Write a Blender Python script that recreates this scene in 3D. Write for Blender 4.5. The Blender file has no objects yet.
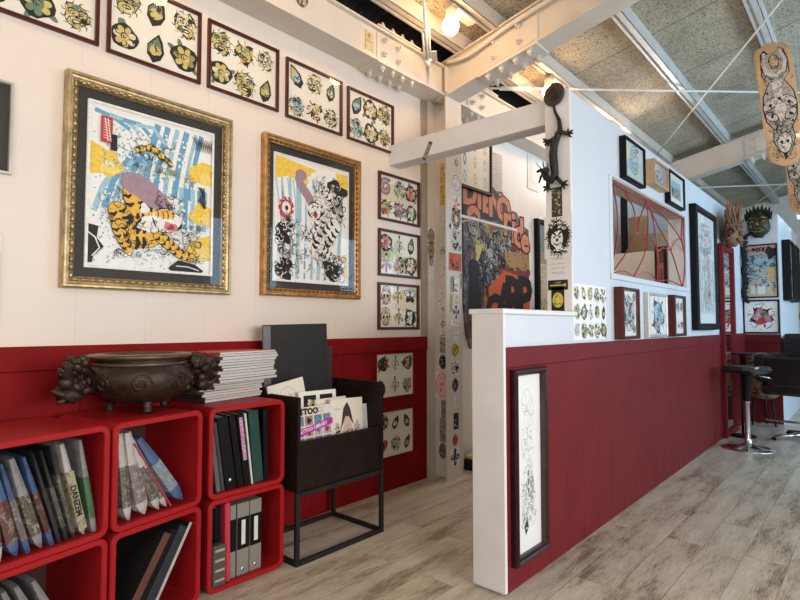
import bpy, math, random
from math import sin, cos, pi, radians, atan2, sqrt
from mathutils import Vector, Matrix, Euler, noise as mnoise

S = bpy.context.scene
COL = S.collection

# ------------------------------------------------------------------ camera
F_PX = 542.887; YAW = .722661; PITCH = .0461235; ROLL = -.000828
CAM = Vector((0, 0, 1.15))
_f = Vector((cos(YAW)*cos(PITCH), sin(YAW)*cos(PITCH), sin(PITCH)))
_r = Vector((sin(YAW), -cos(YAW), 0)); _u = _r.cross(_f)
cam_d = bpy.data.cameras.new('camera'); cam = bpy.data.objects.new('camera', cam_d); COL.objects.link(cam)
cam_d.sensor_width = 36; cam_d.lens = F_PX*36/800; cam_d.clip_start = .02; cam_d.clip_end = 100
cam.matrix_world = Matrix(((_r.x, _u.x, -_f.x, 0), (_r.y, _u.y, -_f.y, 0), (_r.z, _u.z, -_f.z, CAM.z), (0, 0, 0, 1)))
S.camera = cam
S.view_settings.view_transform = 'Standard'; S.view_settings.look = 'None'
S.view_settings.gamma = 1; S.view_settings.use_curve_mapping = False
S.view_settings.exposure = 0.44

# ------------------------------------------------------------------ world, window daylight and added fill lamps
W = bpy.data.worlds.new('world'); S.world = W; W.use_nodes = True
bg = W.node_tree.nodes['Background']; bg.inputs[0].default_value = (.62, .78, 1, 1); bg.inputs[1].default_value = .6

def area(name, loc, rot, sx, sy, power, col):
    l = bpy.data.lights.new(name, 'AREA'); l.shape = 'RECTANGLE'; l.size = sx; l.size_y = sy
    l.energy = power; l.color = col
    o = bpy.data.objects.new(name, l); COL.objects.link(o); o.location = loc; o.rotation_euler = rot
    return o
area('window_daylight', (.8, -2.72, 1.5), (radians(78), 0, 0), 2.6, 1.1, 104, (1, .94, .86))
area('window_daylight', (6.6, -2.72, 1.9), (radians(90), 0, 0), 4.4, 1.9, 122, (.46, .75, 1))
area('front_fill', (-2.2, -.7, 3.1), (0, radians(-58), radians(8)), 1.2, 2.2, 30, (.86, .93, 1))  # added fill behind the camera
area('hall_fill', (6.3, 1.98, 2.98), (0, radians(52), 0), .25, .9, 15, (1, .96, .94))  # added fill that brightens the hall, kept out of view, no fixture
BULB = 48.0

def PX(x, y, ax, c):
    "the point of the plane ax = c seen at pixel x, y of the 800 x 600 frame"
    d = _f + _r*((x-400)/F_PX) - _u*((y-300)/F_PX)
    i = 'XYZ'.index(ax); t = (c-CAM[i])/d[i]
    return CAM + d*t

# ------------------------------------------------------------------ materials
MATS = {}
def new_mat(name):
    m = bpy.data.materials.new(name); m.use_nodes = True
    return m, m.node_tree, m.node_tree.nodes['Principled BSDF']
def N(nt, t, **kw):
    n = nt.nodes.new(t)
    for k, v in kw.items(): setattr(n, k, v)
    return n
def ramp(nt, src, stops):
    r = N(nt, 'ShaderNodeValToRGB'); e = r.color_ramp.elements
    while len(e) > 1: e.remove(e[-1])
    e[0].position = stops[0][0]; e[0].color = (*stops[0][1], 1)
    for p, c in stops[1:]:
        q = e.new(p); q.color = (*c, 1)
    nt.links.new(src, r.inputs[0]); return r
def coords(nt, scale=(1, 1, 1), kind='Object', rot=(0, 0, 0)):
    tc = N(nt, 'ShaderNodeTexCoord'); mp = N(nt, 'ShaderNodeMapping')
    mp.inputs['Scale'].default_value = scale; mp.inputs['Rotation'].default_value = rot
    nt.links.new(tc.outputs[kind], mp.inputs[0]); return mp.outputs[0]
def noise(nt, vec, scale, detail=3, rough=.55):
    n = N(nt, 'ShaderNodeTexNoise'); n.inputs['Scale'].default_value = scale
    n.inputs['Detail'].default_value = detail; n.inputs['Roughness'].default_value = rough
    nt.links.new(vec, n.inputs['Vector']); return n.outputs['Fac']
def bump(nt, b, h, strength=.3, dist=.01):
    n = N(nt, 'ShaderNodeBump'); n.inputs['Strength'].default_value = strength; n.inputs['Distance'].default_value = dist
    nt.links.new(h, n.inputs['Height']); nt.links.new(n.outputs[0], b.inputs['Normal'])
def sc(c, k): return tuple(min(1, v*k) for v in c)

def M(name, col, rough=.5, metal=0, vary=.08, nscale=8, bumpy=0, coat=0, spec=.5):
    "a painted / plain surface with slight procedural mottling"
    if name in MATS: return MATS[name]
    m, nt, b = new_mat(name)
    v = coords(nt); f = noise(nt, v, nscale, 4)
    r = ramp(nt, f, [(.3, sc(col, 1-vary)), (.7, sc(col, 1+vary))])
    nt.links.new(r.outputs[0], b.inputs['Base Color'])
    b.inputs['Roughness'].default_value = rough; b.inputs['Metallic'].default_value = metal
    b.inputs['Coat Weight'].default_value = coat; b.inputs['Specular IOR Level'].default_value = spec
    if bumpy: bump(nt, b, noise(nt, v, nscale*6, 4), bumpy, .004)
    MATS[name] = m; return m

def ink(col):
    key = 'ink_%02x%02x%02x' % tuple(int(c*255) for c in col)
    if key in MATS: return MATS[key]
    m, nt, b = new_mat(key)
    f = noise(nt, coords(nt), 60, 3)
    r = ramp(nt, f, [(.25, sc(col, .82)), (.7, sc(col, 1.1))])
    nt.links.new(r.outputs[0], b.inputs['Base Color'])
    b.inputs['Roughness'].default_value = .6; b.inputs['Specular IOR Level'].default_value = .3
    MATS[key] = m; return m

def pattern(name, cols, scale=30, rough=.4, detail=5, stretch=(1, 1, 1)):
    "busy printed picture: blocks of several inks"
    if name in MATS: return MATS[name]
    m, nt, b = new_mat(name)
    v = coords(nt, stretch); f = noise(nt, v, scale, detail, .7)
    n = len(cols); st = []
    for i, c in enumerate(cols): st.append((.30 + .42*i/max(1, n-1), c))
    r = ramp(nt, f, st); r.color_ramp.interpolation = 'CONSTANT'
    nt.links.new(r.outputs[0], b.inputs['Base Color']); b.inputs['Roughness'].default_value = rough
    MATS[name] = m; return m

def wall_white(name, col, seam=.30, warm=0):
    m, nt, b = new_mat(name)
    v = coords(nt); sep = N(nt, 'ShaderNodeSeparateXYZ'); nt.links.new(v, sep.inputs[0])
    mod = N(nt, 'ShaderNodeMath', operation='PINGPONG'); mod.inputs[1].default_value = seam/2
    add = N(nt, 'ShaderNodeMath', operation='ADD'); add.inputs[1].default_value = 3.07
    nt.links.new(sep.outputs[0], add.inputs[0]); nt.links.new(add.outputs[0], mod.inputs[0])
    lt = N(nt, 'ShaderNodeMath', operation='GREATER_THAN'); lt.inputs[1].default_value = .0018
    nt.links.new(mod.outputs[0], lt.inputs[0])
    f = noise(nt, v, 3, 5)
    r = ramp(nt, f, [(.3, sc(col, .95)), (.7, col)])
    mx = N(nt, 'ShaderNodeMix', data_type='RGBA'); nt.links.new(lt.outputs[0], mx.inputs[0])
    mx.inputs[6].default_value = (*sc(col, .88), 1); nt.links.new(r.outputs[0], mx.inputs[7])
    nt.links.new(mx.outputs[2], b.inputs['Base Color']); b.inputs['Roughness'].default_value = .55
    bump(nt, b, lt.outputs[0], .3, .003)
    MATS[name] = m; return m

WALL = wall_white('painted_board_white', (.80, .70, .62))
WALLC = wall_white('partition_white', (.64, .675, .74), .9)
REDP = M('red_paint_dark', (.15, .012, .015), .5, vary=.12, nscale=5, bumpy=.06, spec=.15)
HALLW = wall_white('hall_white', (.88, .84, .80), .45)
CREAM = M('cream_wall', (.80, .74, .66), .6, vary=.04)
RED = M('red_paint', (.22, .008, .010), .6, vary=.14, nscale=5, bumpy=.06, spec=.08)
REDC = M('red_cube_paint', (.33, .010, .013), .45, vary=.1, nscale=6, bumpy=.08, spec=.2)
STEEL = M('painted_steel', (.64, .585, .52), .42, vary=.05, nscale=4, bumpy=.06)
POST = M('post_white', (.73, .73, .75), .45, vary=.05, nscale=5, bumpy=.05)
PURLIN = M('purlin_grey', (.62, .63, .62), .4, metal=.15, vary=.08)
BLACK = M('black_satin', (.006, .006, .007), .5, vary=.3, spec=.15)
BLACKM = M('black_matte', (.012, .011, .012), .65, vary=.3, nscale=20, spec=.25)
CHROME = M('chrome', (.75, .76, .78), .12, metal=1, vary=.02)
DARKWOOD = M('espresso_wood', (.013, .007, .006), .55, vary=.35, nscale=14, spec=.2)
DARKMETAL = M('dark_metal', (.018, .018, .02), .5, metal=.2, vary=.2, spec=.3)
MAHOG = M('mahogany', (.075, .012, .010), .3, vary=.3, nscale=18, spec=.35)
PLUM = M('plum_frame', (.022, .005, .007), .35, vary=.3, nscale=18, spec=.3)
GOLD = M('antique_gold', (.46, .34, .18), .36, metal=.75, vary=.35, nscale=22, bumpy=.5)
GOLD2 = M('orange_gold', (.46, .25, .09), .36, metal=.75, vary=.35, nscale=22, bumpy=.5)
GOLDD = M('dark_gold', (.20, .12, .04), .4, metal=.8, vary=.5, nscale=50, bumpy=.6)  # darker gold for the inner lip and the second frame's beading
MATB = M('mat_board_black', (.028, .025, .024), .7, vary=.1)
PAPER = M('paper', (.78, .75, .66), .6, vary=.03)
PAPERW = M('paper_white', (.84, .84, .82), .6, vary=.03)
BRONZE = M('bronze_old', (.045, .028, .02), .38, metal=.55, vary=.45, nscale=30, bumpy=.6)
BRONZEL = M('bronze_rim', (.13, .09, .06), .35, metal=.6, vary=.25, nscale=20, bumpy=.2)
IRON = M('iron_black', (.018, .018, .020), .45, metal=.4, vary=.3, nscale=60, bumpy=.4)
OAK = M('oak_light', (.50, .33, .18), .5, vary=.15, nscale=15)
GREYM = M('grey_frame', (.50, .49, .47), .35, metal=.3, vary=.1)

def glass_mat():
    m, nt, b = new_mat('picture_glass'); nt.nodes.remove(b)
    t = N(nt, 'ShaderNodeBsdfTransparent'); g = N(nt, 'ShaderNodeBsdfGlossy'); g.inputs['Roughness'].default_value = .02
    fr = N(nt, 'ShaderNodeFresnel'); fr.inputs[0].default_value = 1.45
    mx = N(nt, 'ShaderNodeMixShader'); ge = N(nt, 'ShaderNodeNewGeometry'); iv = N(nt, 'ShaderNodeMath', operation='SUBTRACT'); iv.inputs[0].default_value = 1
    nt.links.new(ge.outputs['Backfacing'], iv.inputs[1]); mu = N(nt, 'ShaderNodeMath', operation='MULTIPLY'); nt.links.new(iv.outputs[0], mu.inputs[0]); nt.links.new(fr.outputs[0], mu.inputs[1])
    nt.links.new(mu.outputs[0], mx.inputs[0])
    nt.links.new(t.outputs[0], mx.inputs[1]); nt.links.new(g.outputs[0], mx.inputs[2])
    nt.links.new(mx.outputs[0], nt.nodes['Material Output'].inputs[0]); return m
GLASS = glass_mat()
def mirror_mat():
    m, nt, b = new_mat('mirror'); b.inputs['Metallic'].default_value = 1; b.inputs['Roughness'].default_value = .02
    b.inputs['Base Color'].default_value = (.82, .84, .85, 1); return m
MIRROR = mirror_mat()
def bulb_mat():
    m, nt, b = new_mat('bulb_glow')
    b.inputs['Emission Color'].default_value = (1, .60, .28, 1); b.inputs['Emission Strength'].default_value = BULB
    return m
BULBM = bulb_mat()
def tube_mat():
    m, nt, b = new_mat('tube_glow'); b.inputs['Emission Color'].default_value = (.9, .96, 1, 1); b.inputs['Emission Strength'].default_value = 9
    return m

def floor_mat():
    m, nt, b = new_mat('vinyl_plank')
    v = coords(nt)
    br = N(nt, 'ShaderNodeTexBrick'); br.offset = .37; br.offset_frequency = 2
    br.inputs['Color1'].default_value = (0, 0, 0, 1); br.inputs['Color2'].default_value = (1, 1, 1, 1); br.inputs['Mortar'].default_value = (.5, .5, .5, 1)
    br.inputs['Scale'].default_value = 1; br.inputs['Mortar Size'].default_value = .0016; br.inputs['Mortar Smooth'].default_value = .1
    br.inputs['Bias'].default_value = 0; br.inputs['Brick Width'].default_value = 1.22; br.inputs['Row Height'].default_value = .18
    nt.links.new(v, br.inputs['Vector'])
    # shift the grain from plank to plank
    sh = N(nt, 'ShaderNodeVectorMath', operation='MULTIPLY_ADD'); sh.inputs[1].default_value = (7, 3, 0)
    nt.links.new(br.outputs['Color'], sh.inputs[0]); nt.links.new(v, sh.inputs[2])
    m1 = N(nt, 'ShaderNodeMapping'); m1.inputs['Scale'].default_value = (1.0, 4.5, 1); nt.links.new(sh.outputs[0], m1.inputs[0])
    m2 = N(nt, 'ShaderNodeMapping'); m2.inputs['Scale'].default_value = (12, 190, 1); nt.links.new(sh.outputs[0], m2.inputs[0])
    f1 = noise(nt, m1.outputs[0], 1.6, 6, .68); f2 = noise(nt, m2.outputs[0], 1.0, 6, .85)
    ma = N(nt, 'ShaderNodeMath', operation='MULTIPLY_ADD'); ma.inputs[1].default_value = .58; nt.links.new(f2, ma.inputs[0])
    mb = N(nt, 'ShaderNodeMath', operation='MULTIPLY'); mb.inputs[1].default_value = .60; nt.links.new(f1, mb.inputs[0]); nt.links.new(mb.outputs[0], ma.inputs[2])
    r = ramp(nt, ma.outputs[0], [(.42, (.09, .064, .045)), (.505, (.25, .195, .14)), (.575, (.51, .435, .335)), (.72, (.66, .60, .50))])
    lt = N(nt, 'ShaderNodeMix', data_type='RGBA', blend_type='MULTIPLY'); lt.inputs[0].default_value = 1
    r2 = ramp(nt, br.outputs['Fac'], [(.2, (1, 1, 1)), (.8, (.62, .58, .54))])
    nt.links.new(r.outputs[0], lt.inputs[6]); nt.links.new(r2.outputs[0], lt.inputs[7])
    nt.links.new(lt.outputs[2], b.inputs['Base Color'])
    rr = N(nt, 'ShaderNodeMath', operation='MULTIPLY_ADD'); rr.inputs[1].default_value = .25; rr.inputs[2].default_value = .20
    nt.links.new(f2, rr.inputs[0]); nt.links.new(rr.outputs[0], b.inputs['Roughness'])
    bump(nt, b, ma.outputs[0], .25, .004)
    return m
FLOOR = floor_mat()

def ceil_mat():
    m, nt, b = new_mat('wood_wool_board')
    v = coords(nt)
    f1 = noise(nt, v, 65, 4, .75); f2 = noise(nt, v, 2.2, 4, .6)
    mp = N(nt, 'ShaderNodeMapping'); mp.inputs['Scale'].default_value = (45, 14, 14); nt.links.new(v, mp.inputs[0])
    f3 = noise(nt, mp.outputs[0], 2.2, 3, .7)
    r = ramp(nt, f1, [(.36, (.08, .06, .035)), (.43, (.37, .31, .22)), (.50, (.53, .47, .36)), (.75, (.62, .56, .44))])
    r3 = ramp(nt, f3, [(.30, (.45, .42, .38)), (.44, (1, 1, 1))])
    r2 = ramp(nt, f2, [(.3, (.72, .72, .72)), (.6, (1, 1, 1))])
    a = N(nt, 'ShaderNodeMix', data_type='RGBA', blend_type='MULTIPLY'); a.inputs[0].default_value = 1
    nt.links.new(r.outputs[0], a.inputs[6]); nt.links.new(r2.outputs[0], a.inputs[7])
    c = N(nt, 'ShaderNodeMix', data_type='RGBA', blend_type='MULTIPLY'); c.inputs[0].default_value = 1
    nt.links.new(a.outputs[2], c.inputs[6]); nt.links.new(r3.outputs[0], c.inputs[7])
    # panel joints across the slope
    sep = N(nt, 'ShaderNodeSeparateXYZ'); nt.links.new(v, sep.inputs[0])
    pp = N(nt, 'ShaderNodeMath', operation='PINGPONG'); pp.inputs[1].default_value = .455; nt.links.new(sep.outputs[0], pp.inputs[0])
    g = N(nt, 'ShaderNodeMath', operation='GREATER_THAN'); g.inputs[1].default_value = .004; nt.links.new(pp.outputs[0], g.inputs[0])
    d = N(nt, 'ShaderNodeMix', data_type='RGBA'); nt.links.new(g.outputs[0], d.inputs[0]); d.inputs[6].default_value = (.05, .045, .04, 1)
    nt.links.new(c.outputs[2], d.inputs[7]); nt.links.new(d.outputs[2], b.inputs['Base Color'])
    b.inputs['Roughness'].default_value = .9
    bump(nt, b, f1, .8, .012)
    return m
CEIL = ceil_mat()

# ------------------------------------------------------------------ mesh builder
class MB:
    def __init__(s): s.v = []; s.f = []; s.m = []; s.sm = []
    def add(s, vs, fs, mi=0, smooth=False):
        o = len(s.v); s.v += [tuple(v) for v in vs]
        for f in fs: s.f.append(tuple(i+o for i in f)); s.m.append(mi); s.sm.append(smooth)
        return s
    def box(s, a, b, mi=0):
        x0, y0, z0 = (min(p, q) for p, q in zip(a, b)); x1, y1, z1 = (max(p, q) for p, q in zip(a, b))
        return s.add([(x0,y0,z0),(x1,y0,z0),(x1,y1,z0),(x0,y1,z0),(x0,y0,z1),(x1,y0,z1),(x1,y1,z1),(x0,y1,z1)],
              [(0,3,2,1),(4,5,6,7),(0,1,5,4),(1,2,6,5),(2,3,7,6),(3,0,4,7)], mi)
    def bbox(s, a, b, r=.004, mi=0):
        "box with chamfered edges"
        x0, y0, z0 = (min(p, q) for p, q in zip(a, b)); x1, y1, z1 = (max(p, q) for p, q in zip(a, b))
        r = min(r, (x1-x0)*.45, (y1-y0)*.45, (z1-z0)*.45)
        def ring(z, d):
            return [(x0+d+0*r, y0+r+0, z), (x0+r, y0+d, z), (x1-r, y0+d, z), (x1-d, y0+r, z), (x1-d, y1-r, z), (x1-r, y1-d, z), (x0+r, y1-d, z), (x0+d, y1-r, z)]
        L = [ring(z0, r), ring(z0+r, 0), ring(z1-r, 0), ring(z1, r)]
        vs = [p for l in L for p in l]; fs = [tuple(range(7, -1, -1)), tuple(range(24, 32))]
        for k in range(3):
            for i in range(8):
                j = (i+1) % 8; fs.append((k*8+i, k*8+j, k*8+8+j, k*8+8+i))
        return s.add(vs, fs, mi)
    def tube(s, pts, rad, n=8, mi=0, cap=True, smooth=True, flat=1.0):
        P = [Vector(p) for p in pts]
        R = rad if isinstance(rad, (list, tuple)) else [rad]*len(P)
        vs = []; fs = []; ref = None
        for i, p in enumerate(P):
            t = (P[min(i+1, len(P)-1)] - P[max(i-1, 0)]).normalized()
            if ref is None: ref = Vector((0, 0, 1)) if abs(t.z) < .9 else Vector((1, 0, 0))
            a = t.cross(ref)
            if a.length < 1e-5: a = t.orthogonal()
            a.normalize(); bb = a.cross(t).normalized(); ref = bb
            for k in range(n):
                th = 2*pi*k/n; vs.append(p + a*(cos(th)*R[i]) + bb*(sin(th)*R[i]*flat))
        for i in range(len(P)-1):
            for k in range(n):
                j = (k+1) % n; fs.append((i*n+k, i*n+j, (i+1)*n+j, (i+1)*n+k))
        s.add(vs, fs, mi, smooth)
        if cap:
            o = len(s.v)-len(vs)
            s.f += [tuple(o+k for k in range(n-1, -1, -1)), tuple(o+(len(P)-1)*n+k for k in range(n))]; s.m += [mi, mi]; s.sm += [False, False]
        return s
    def lathe(s, prof, c=(0, 0, 0), n=32, mi=0, axis='Z', sx=1, sy=1):
        vs = []; fs = []
        for r, z in prof:
            for k in range(n):
                th = 2*pi*k/n; x, y = r*cos(th)*sx, r*sin(th)*sy
                vs.append((c[0]+x, c[1]+y, c[2]+z) if axis == 'Z' else ((c[0]+x, c[1]-z, c[2]+y) if axis == 'Y' else (c[0]-z, c[1]+x, c[2]+y)))
        for i in range(len(prof)-1):
            for k in range(n):
                j = (k+1) % n; fs.append((i*n+k, i*n+j, (i+1)*n+j, (i+1)*n+k))
        return s.add(vs, fs, mi, True)
    def ball(s, c, r, n=10, mi=0, squash=(1, 1, 1), jit=0, seed=0):
        vs = []; fs = []; m = max(4, n//2+1)
        for i in range(m+1):
            ph = pi*i/m
            for k in range(n):
                th = 2*pi*k/n; d = Vector((sin(ph)*cos(th), sin(ph)*sin(th), cos(ph)))
                q = r*(1+jit*mnoise.noise(d*3+Vector((seed, 0, 0))))
                vs.append((c[0]+d.x*q*squash[0], c[1]+d.y*q*squash[1], c[2]+d.z*q*squash[2]))
        for i in range(m):
            for k in range(n):
                j = (k+1) % n; fs.append((i*n+k, (i+1)*n+k, (i+1)*n+j, i*n+j))
        return s.add(vs, fs, mi, True)
    def prism(s, poly, y0, y1, mi=0):
        "polygon in x,z extruded along y"
        n = len(poly); vs = [(x, y0, z) for x, z in poly] + [(x, y1, z) for x, z in poly]
        fs = [tuple(range(n)), tuple(range(2*n-1, n-1, -1))]
        for i in range(n):
            j = (i+1) % n; fs.append((i, n+i, n+j, j))
        return s.add(vs, fs, mi)
    def prism_x(s, poly, x0, x1, mi=0):
        "polygon in y,z extruded along x"
        n = len(poly); vs = [(x0, y, z) for y, z in poly] + [(x1, y, z) for y, z in poly]
        fs = [tuple(range(n-1, -1, -1)), tuple(range(n, 2*n))]
        for i in range(n):
            j = (i+1) % n; fs.append((i, j, n+j, n+i))
        return s.add(vs, fs, mi)
    def build(s, name, mats, parent=None, mat4=None):
        me = bpy.data.meshes.new(name); me.from_pydata(s.v, [], s.f)
        if not isinstance(mats, (list, tuple)): mats = [mats]
        for m in mats: me.materials.append(m)
        for p, mi, sm in zip(me.polygons, s.m, s.sm): p.material_index = mi; p.use_smooth = sm
        me.update()
        o = bpy.data.objects.new(name, me); COL.objects.link(o)
        if parent: o.parent = parent
        if mat4: o.matrix_local = mat4
        return o

def tag(o, label=None, cat=None, group=None, kind=None):
    if label: o['label'] = label
    if cat: o['category'] = cat
    if group: o['group'] = group
    if kind: o['kind'] = kind
    return o
def empty(name, loc, rot=(0, 0, 0)):
    o = bpy.data.objects.new(name, None); COL.objects.link(o); o.empty_display_size = .05
    o.location = loc; o.rotation_euler = rot if isinstance(rot, (tuple, Euler)) else (0, 0, rot); return o
def thing(name, label, cat, loc, rot=(0, 0, 0), group=None):
    return tag(empty(name, loc, rot), label, cat, group)
def struct(o): o['kind'] = 'structure'; return o

def text_polys(txt, size, bold=0):
    "flat outline faces of a short word: list of (verts2d, faces)"
    cu = bpy.data.curves.new('tmp_text', 'FONT'); cu.body = txt; cu.size = size; cu.resolution_u = 2; cu.offset = bold
    ob = bpy.data.objects.new('tmp_text', cu)
    me = ob.to_mesh(); vs = [(v.co.x, v.co.y) for v in me.vertices]; fs = [tuple(p.vertices) for p in me.polygons]
    ob.to_mesh_clear(); bpy.data.objects.remove(ob); bpy.data.curves.remove(cu)
    return vs, fs

# ------------------------------------------------------------------ drawings made of flat ink shapes
K = (.015, .014, .014); YEL = (.58, .47, .17); GRN = (.14, .22, .14); OLV = (.30, .30, .12); PNK = (.62, .22, .25); BLU = (.10, .30, .46)
LBL = (.35, .55, .66); ORG = (.72, .33, .06); REDI = (.50, .04, .03); MAU = (.36, .24, .30); GRY = (.35, .35, .36); WHT = (.82, .81, .78); CRM = (.72, .64, .44)
class Art:
    "local x right, z up, ink lies on y = -eps"
    def __init__(s, w, h): s.w = w; s.h = h; s.mb = MB(); s.cols = []; s.k = 0
    def mi(s, c):
        if c not in s.cols: s.cols.append(c)
        return s.cols.index(c)+1
    def clampp(s, p): return (max(-s.w/2, min(s.w/2, p[0])), max(0, min(s.h, p[1])))
    def face(s, vs, fs, c):
        s.k += 1; y = -.0006 - s.k*8e-6
        s.mb.add([(s.clampp(p)[0], y, s.clampp(p)[1]) for p in vs], fs, s.mi(c))
    def poly(s, pts, c):
        if sum(pts[i][0]*pts[(i+1) % len(pts)][1]-pts[(i+1) % len(pts)][0]*pts[i][1] for i in range(len(pts))) < 0: pts = pts[::-1]
        s.face(pts, [tuple(range(len(pts)))], c)
    def ell(s, x, z, a, b, rot=0, c=K, n=18):
        s.poly([(x+a*cos(t)*cos(rot)-b*sin(t)*sin(rot), z+a*cos(t)*sin(rot)+b*sin(t)*cos(rot)) for t in [2*pi*i/n for i in range(n)]], c)
    def blob(s, x, z, a, b, c, rnd, irr=.25, n=16, rot=0):
        p1, p2 = rnd.random()*6, rnd.random()*6; P = []
        for i in range(n):
            t = 2*pi*i/n; q = 1+irr*(.6*sin(3*t+p1)+.5*sin(5*t+p2))+irr*.4*(rnd.random()-.5)
            X, Z = a*q*cos(t), b*q*sin(t); P.append((x+X*cos(rot)-Z*sin(rot), z+X*sin(rot)+Z*cos(rot)))
        s.poly(P, c)
    def stroke(s, pts, w, c, taper=False):
        n = len(pts); L = []; R = []
        for i, p in enumerate(pts):
            a = pts[max(0, i-1)]; b = pts[min(n-1, i+1)]; dx, dz = b[0]-a[0], b[1]-a[1]; l = sqrt(dx*dx+dz*dz) or 1
            ww = w/2*(1 if not taper else max(.12, sin(pi*(i+.5)/n)))
            L.append((p[0]-dz/l*ww, p[1]+dx/l*ww)); R.append((p[0]+dz/l*ww, p[1]-dx/l*ww))
        vs = L+R; fs = [(i, n+i, n+i+1, i+1) for i in range(n-1)]
        s.face(vs, fs, c)
    def arc(s, x, z, r, t0, t1, w, c, n=8, ry=None, taper=True):
        ry = ry or r
        s.stroke([(x+r*cos(t0+(t1-t0)*i/n), z+ry*sin(t0+(t1-t0)*i/n)) for i in range(n+1)], w, c, taper)
    def ring(s, x, z, r, w, c, n=20, ry=None):
        ry = ry or r; s.stroke([(x+r*cos(2*pi*i/n), z+ry*sin(2*pi*i/n)) for i in range(n+1)], w, c)
    def rect(s, x0, z0, x1, z1, c): s.poly([(x0, z0), (x1, z0), (x1, z1), (x0, z1)], c)
    def scrib(s, x, z, a, b, n, w, c, rnd, cap=.016):
        for _ in range(n):
            px, pz = x+(rnd.random()-.5)*2*a, z+(rnd.random()-.5)*2*b; r = min(cap*(.5+rnd.random()), min(a, b)*(.15+.35*rnd.random())); t = rnd.random()*6
            s.arc(px, pz, r, t, t+1.2+3*rnd.random(), w*(.6+rnd.random()*.9), c, 6)
    def text(s, txt, x, z, size, c, rot=0, bold=0, sx=1.0, vert=False):
        vs, fs = text_polys(txt, size, bold)
        if not vs: return
        mx = (min(v[0] for v in vs)+max(v[0] for v in vs))/2; mz = (min(v[1] for v in vs)+max(v[1] for v in vs))/2
        P = [((a-mx)*sx, b-mz) for a, b in vs]
        s.face([(x+a*cos(rot)-b*sin(rot), z+a*sin(rot)+b*cos(rot)) for a, b in P], fs, c)
    def build(s, name, parent, paper=PAPER, off=0, thick=.0006, plain=False):
        mb = MB()
        mb.box((-s.w/2, -thick, 0), (s.w/2, 0, s.h))
        for f, m in zip(s.mb.f, s.mb.m): pass
        mb.add(s.mb.v, s.mb.f); mb.m[-len(s.mb.f):] = s.mb.m if s.mb.f else mb.m[-len(s.mb.f):]
        if not s.mb.f: mb.m = [0]*len(mb.f)
        o = mb.build(name, [paper]+[ink(c) for c in s.cols], parent)
        return o

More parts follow.
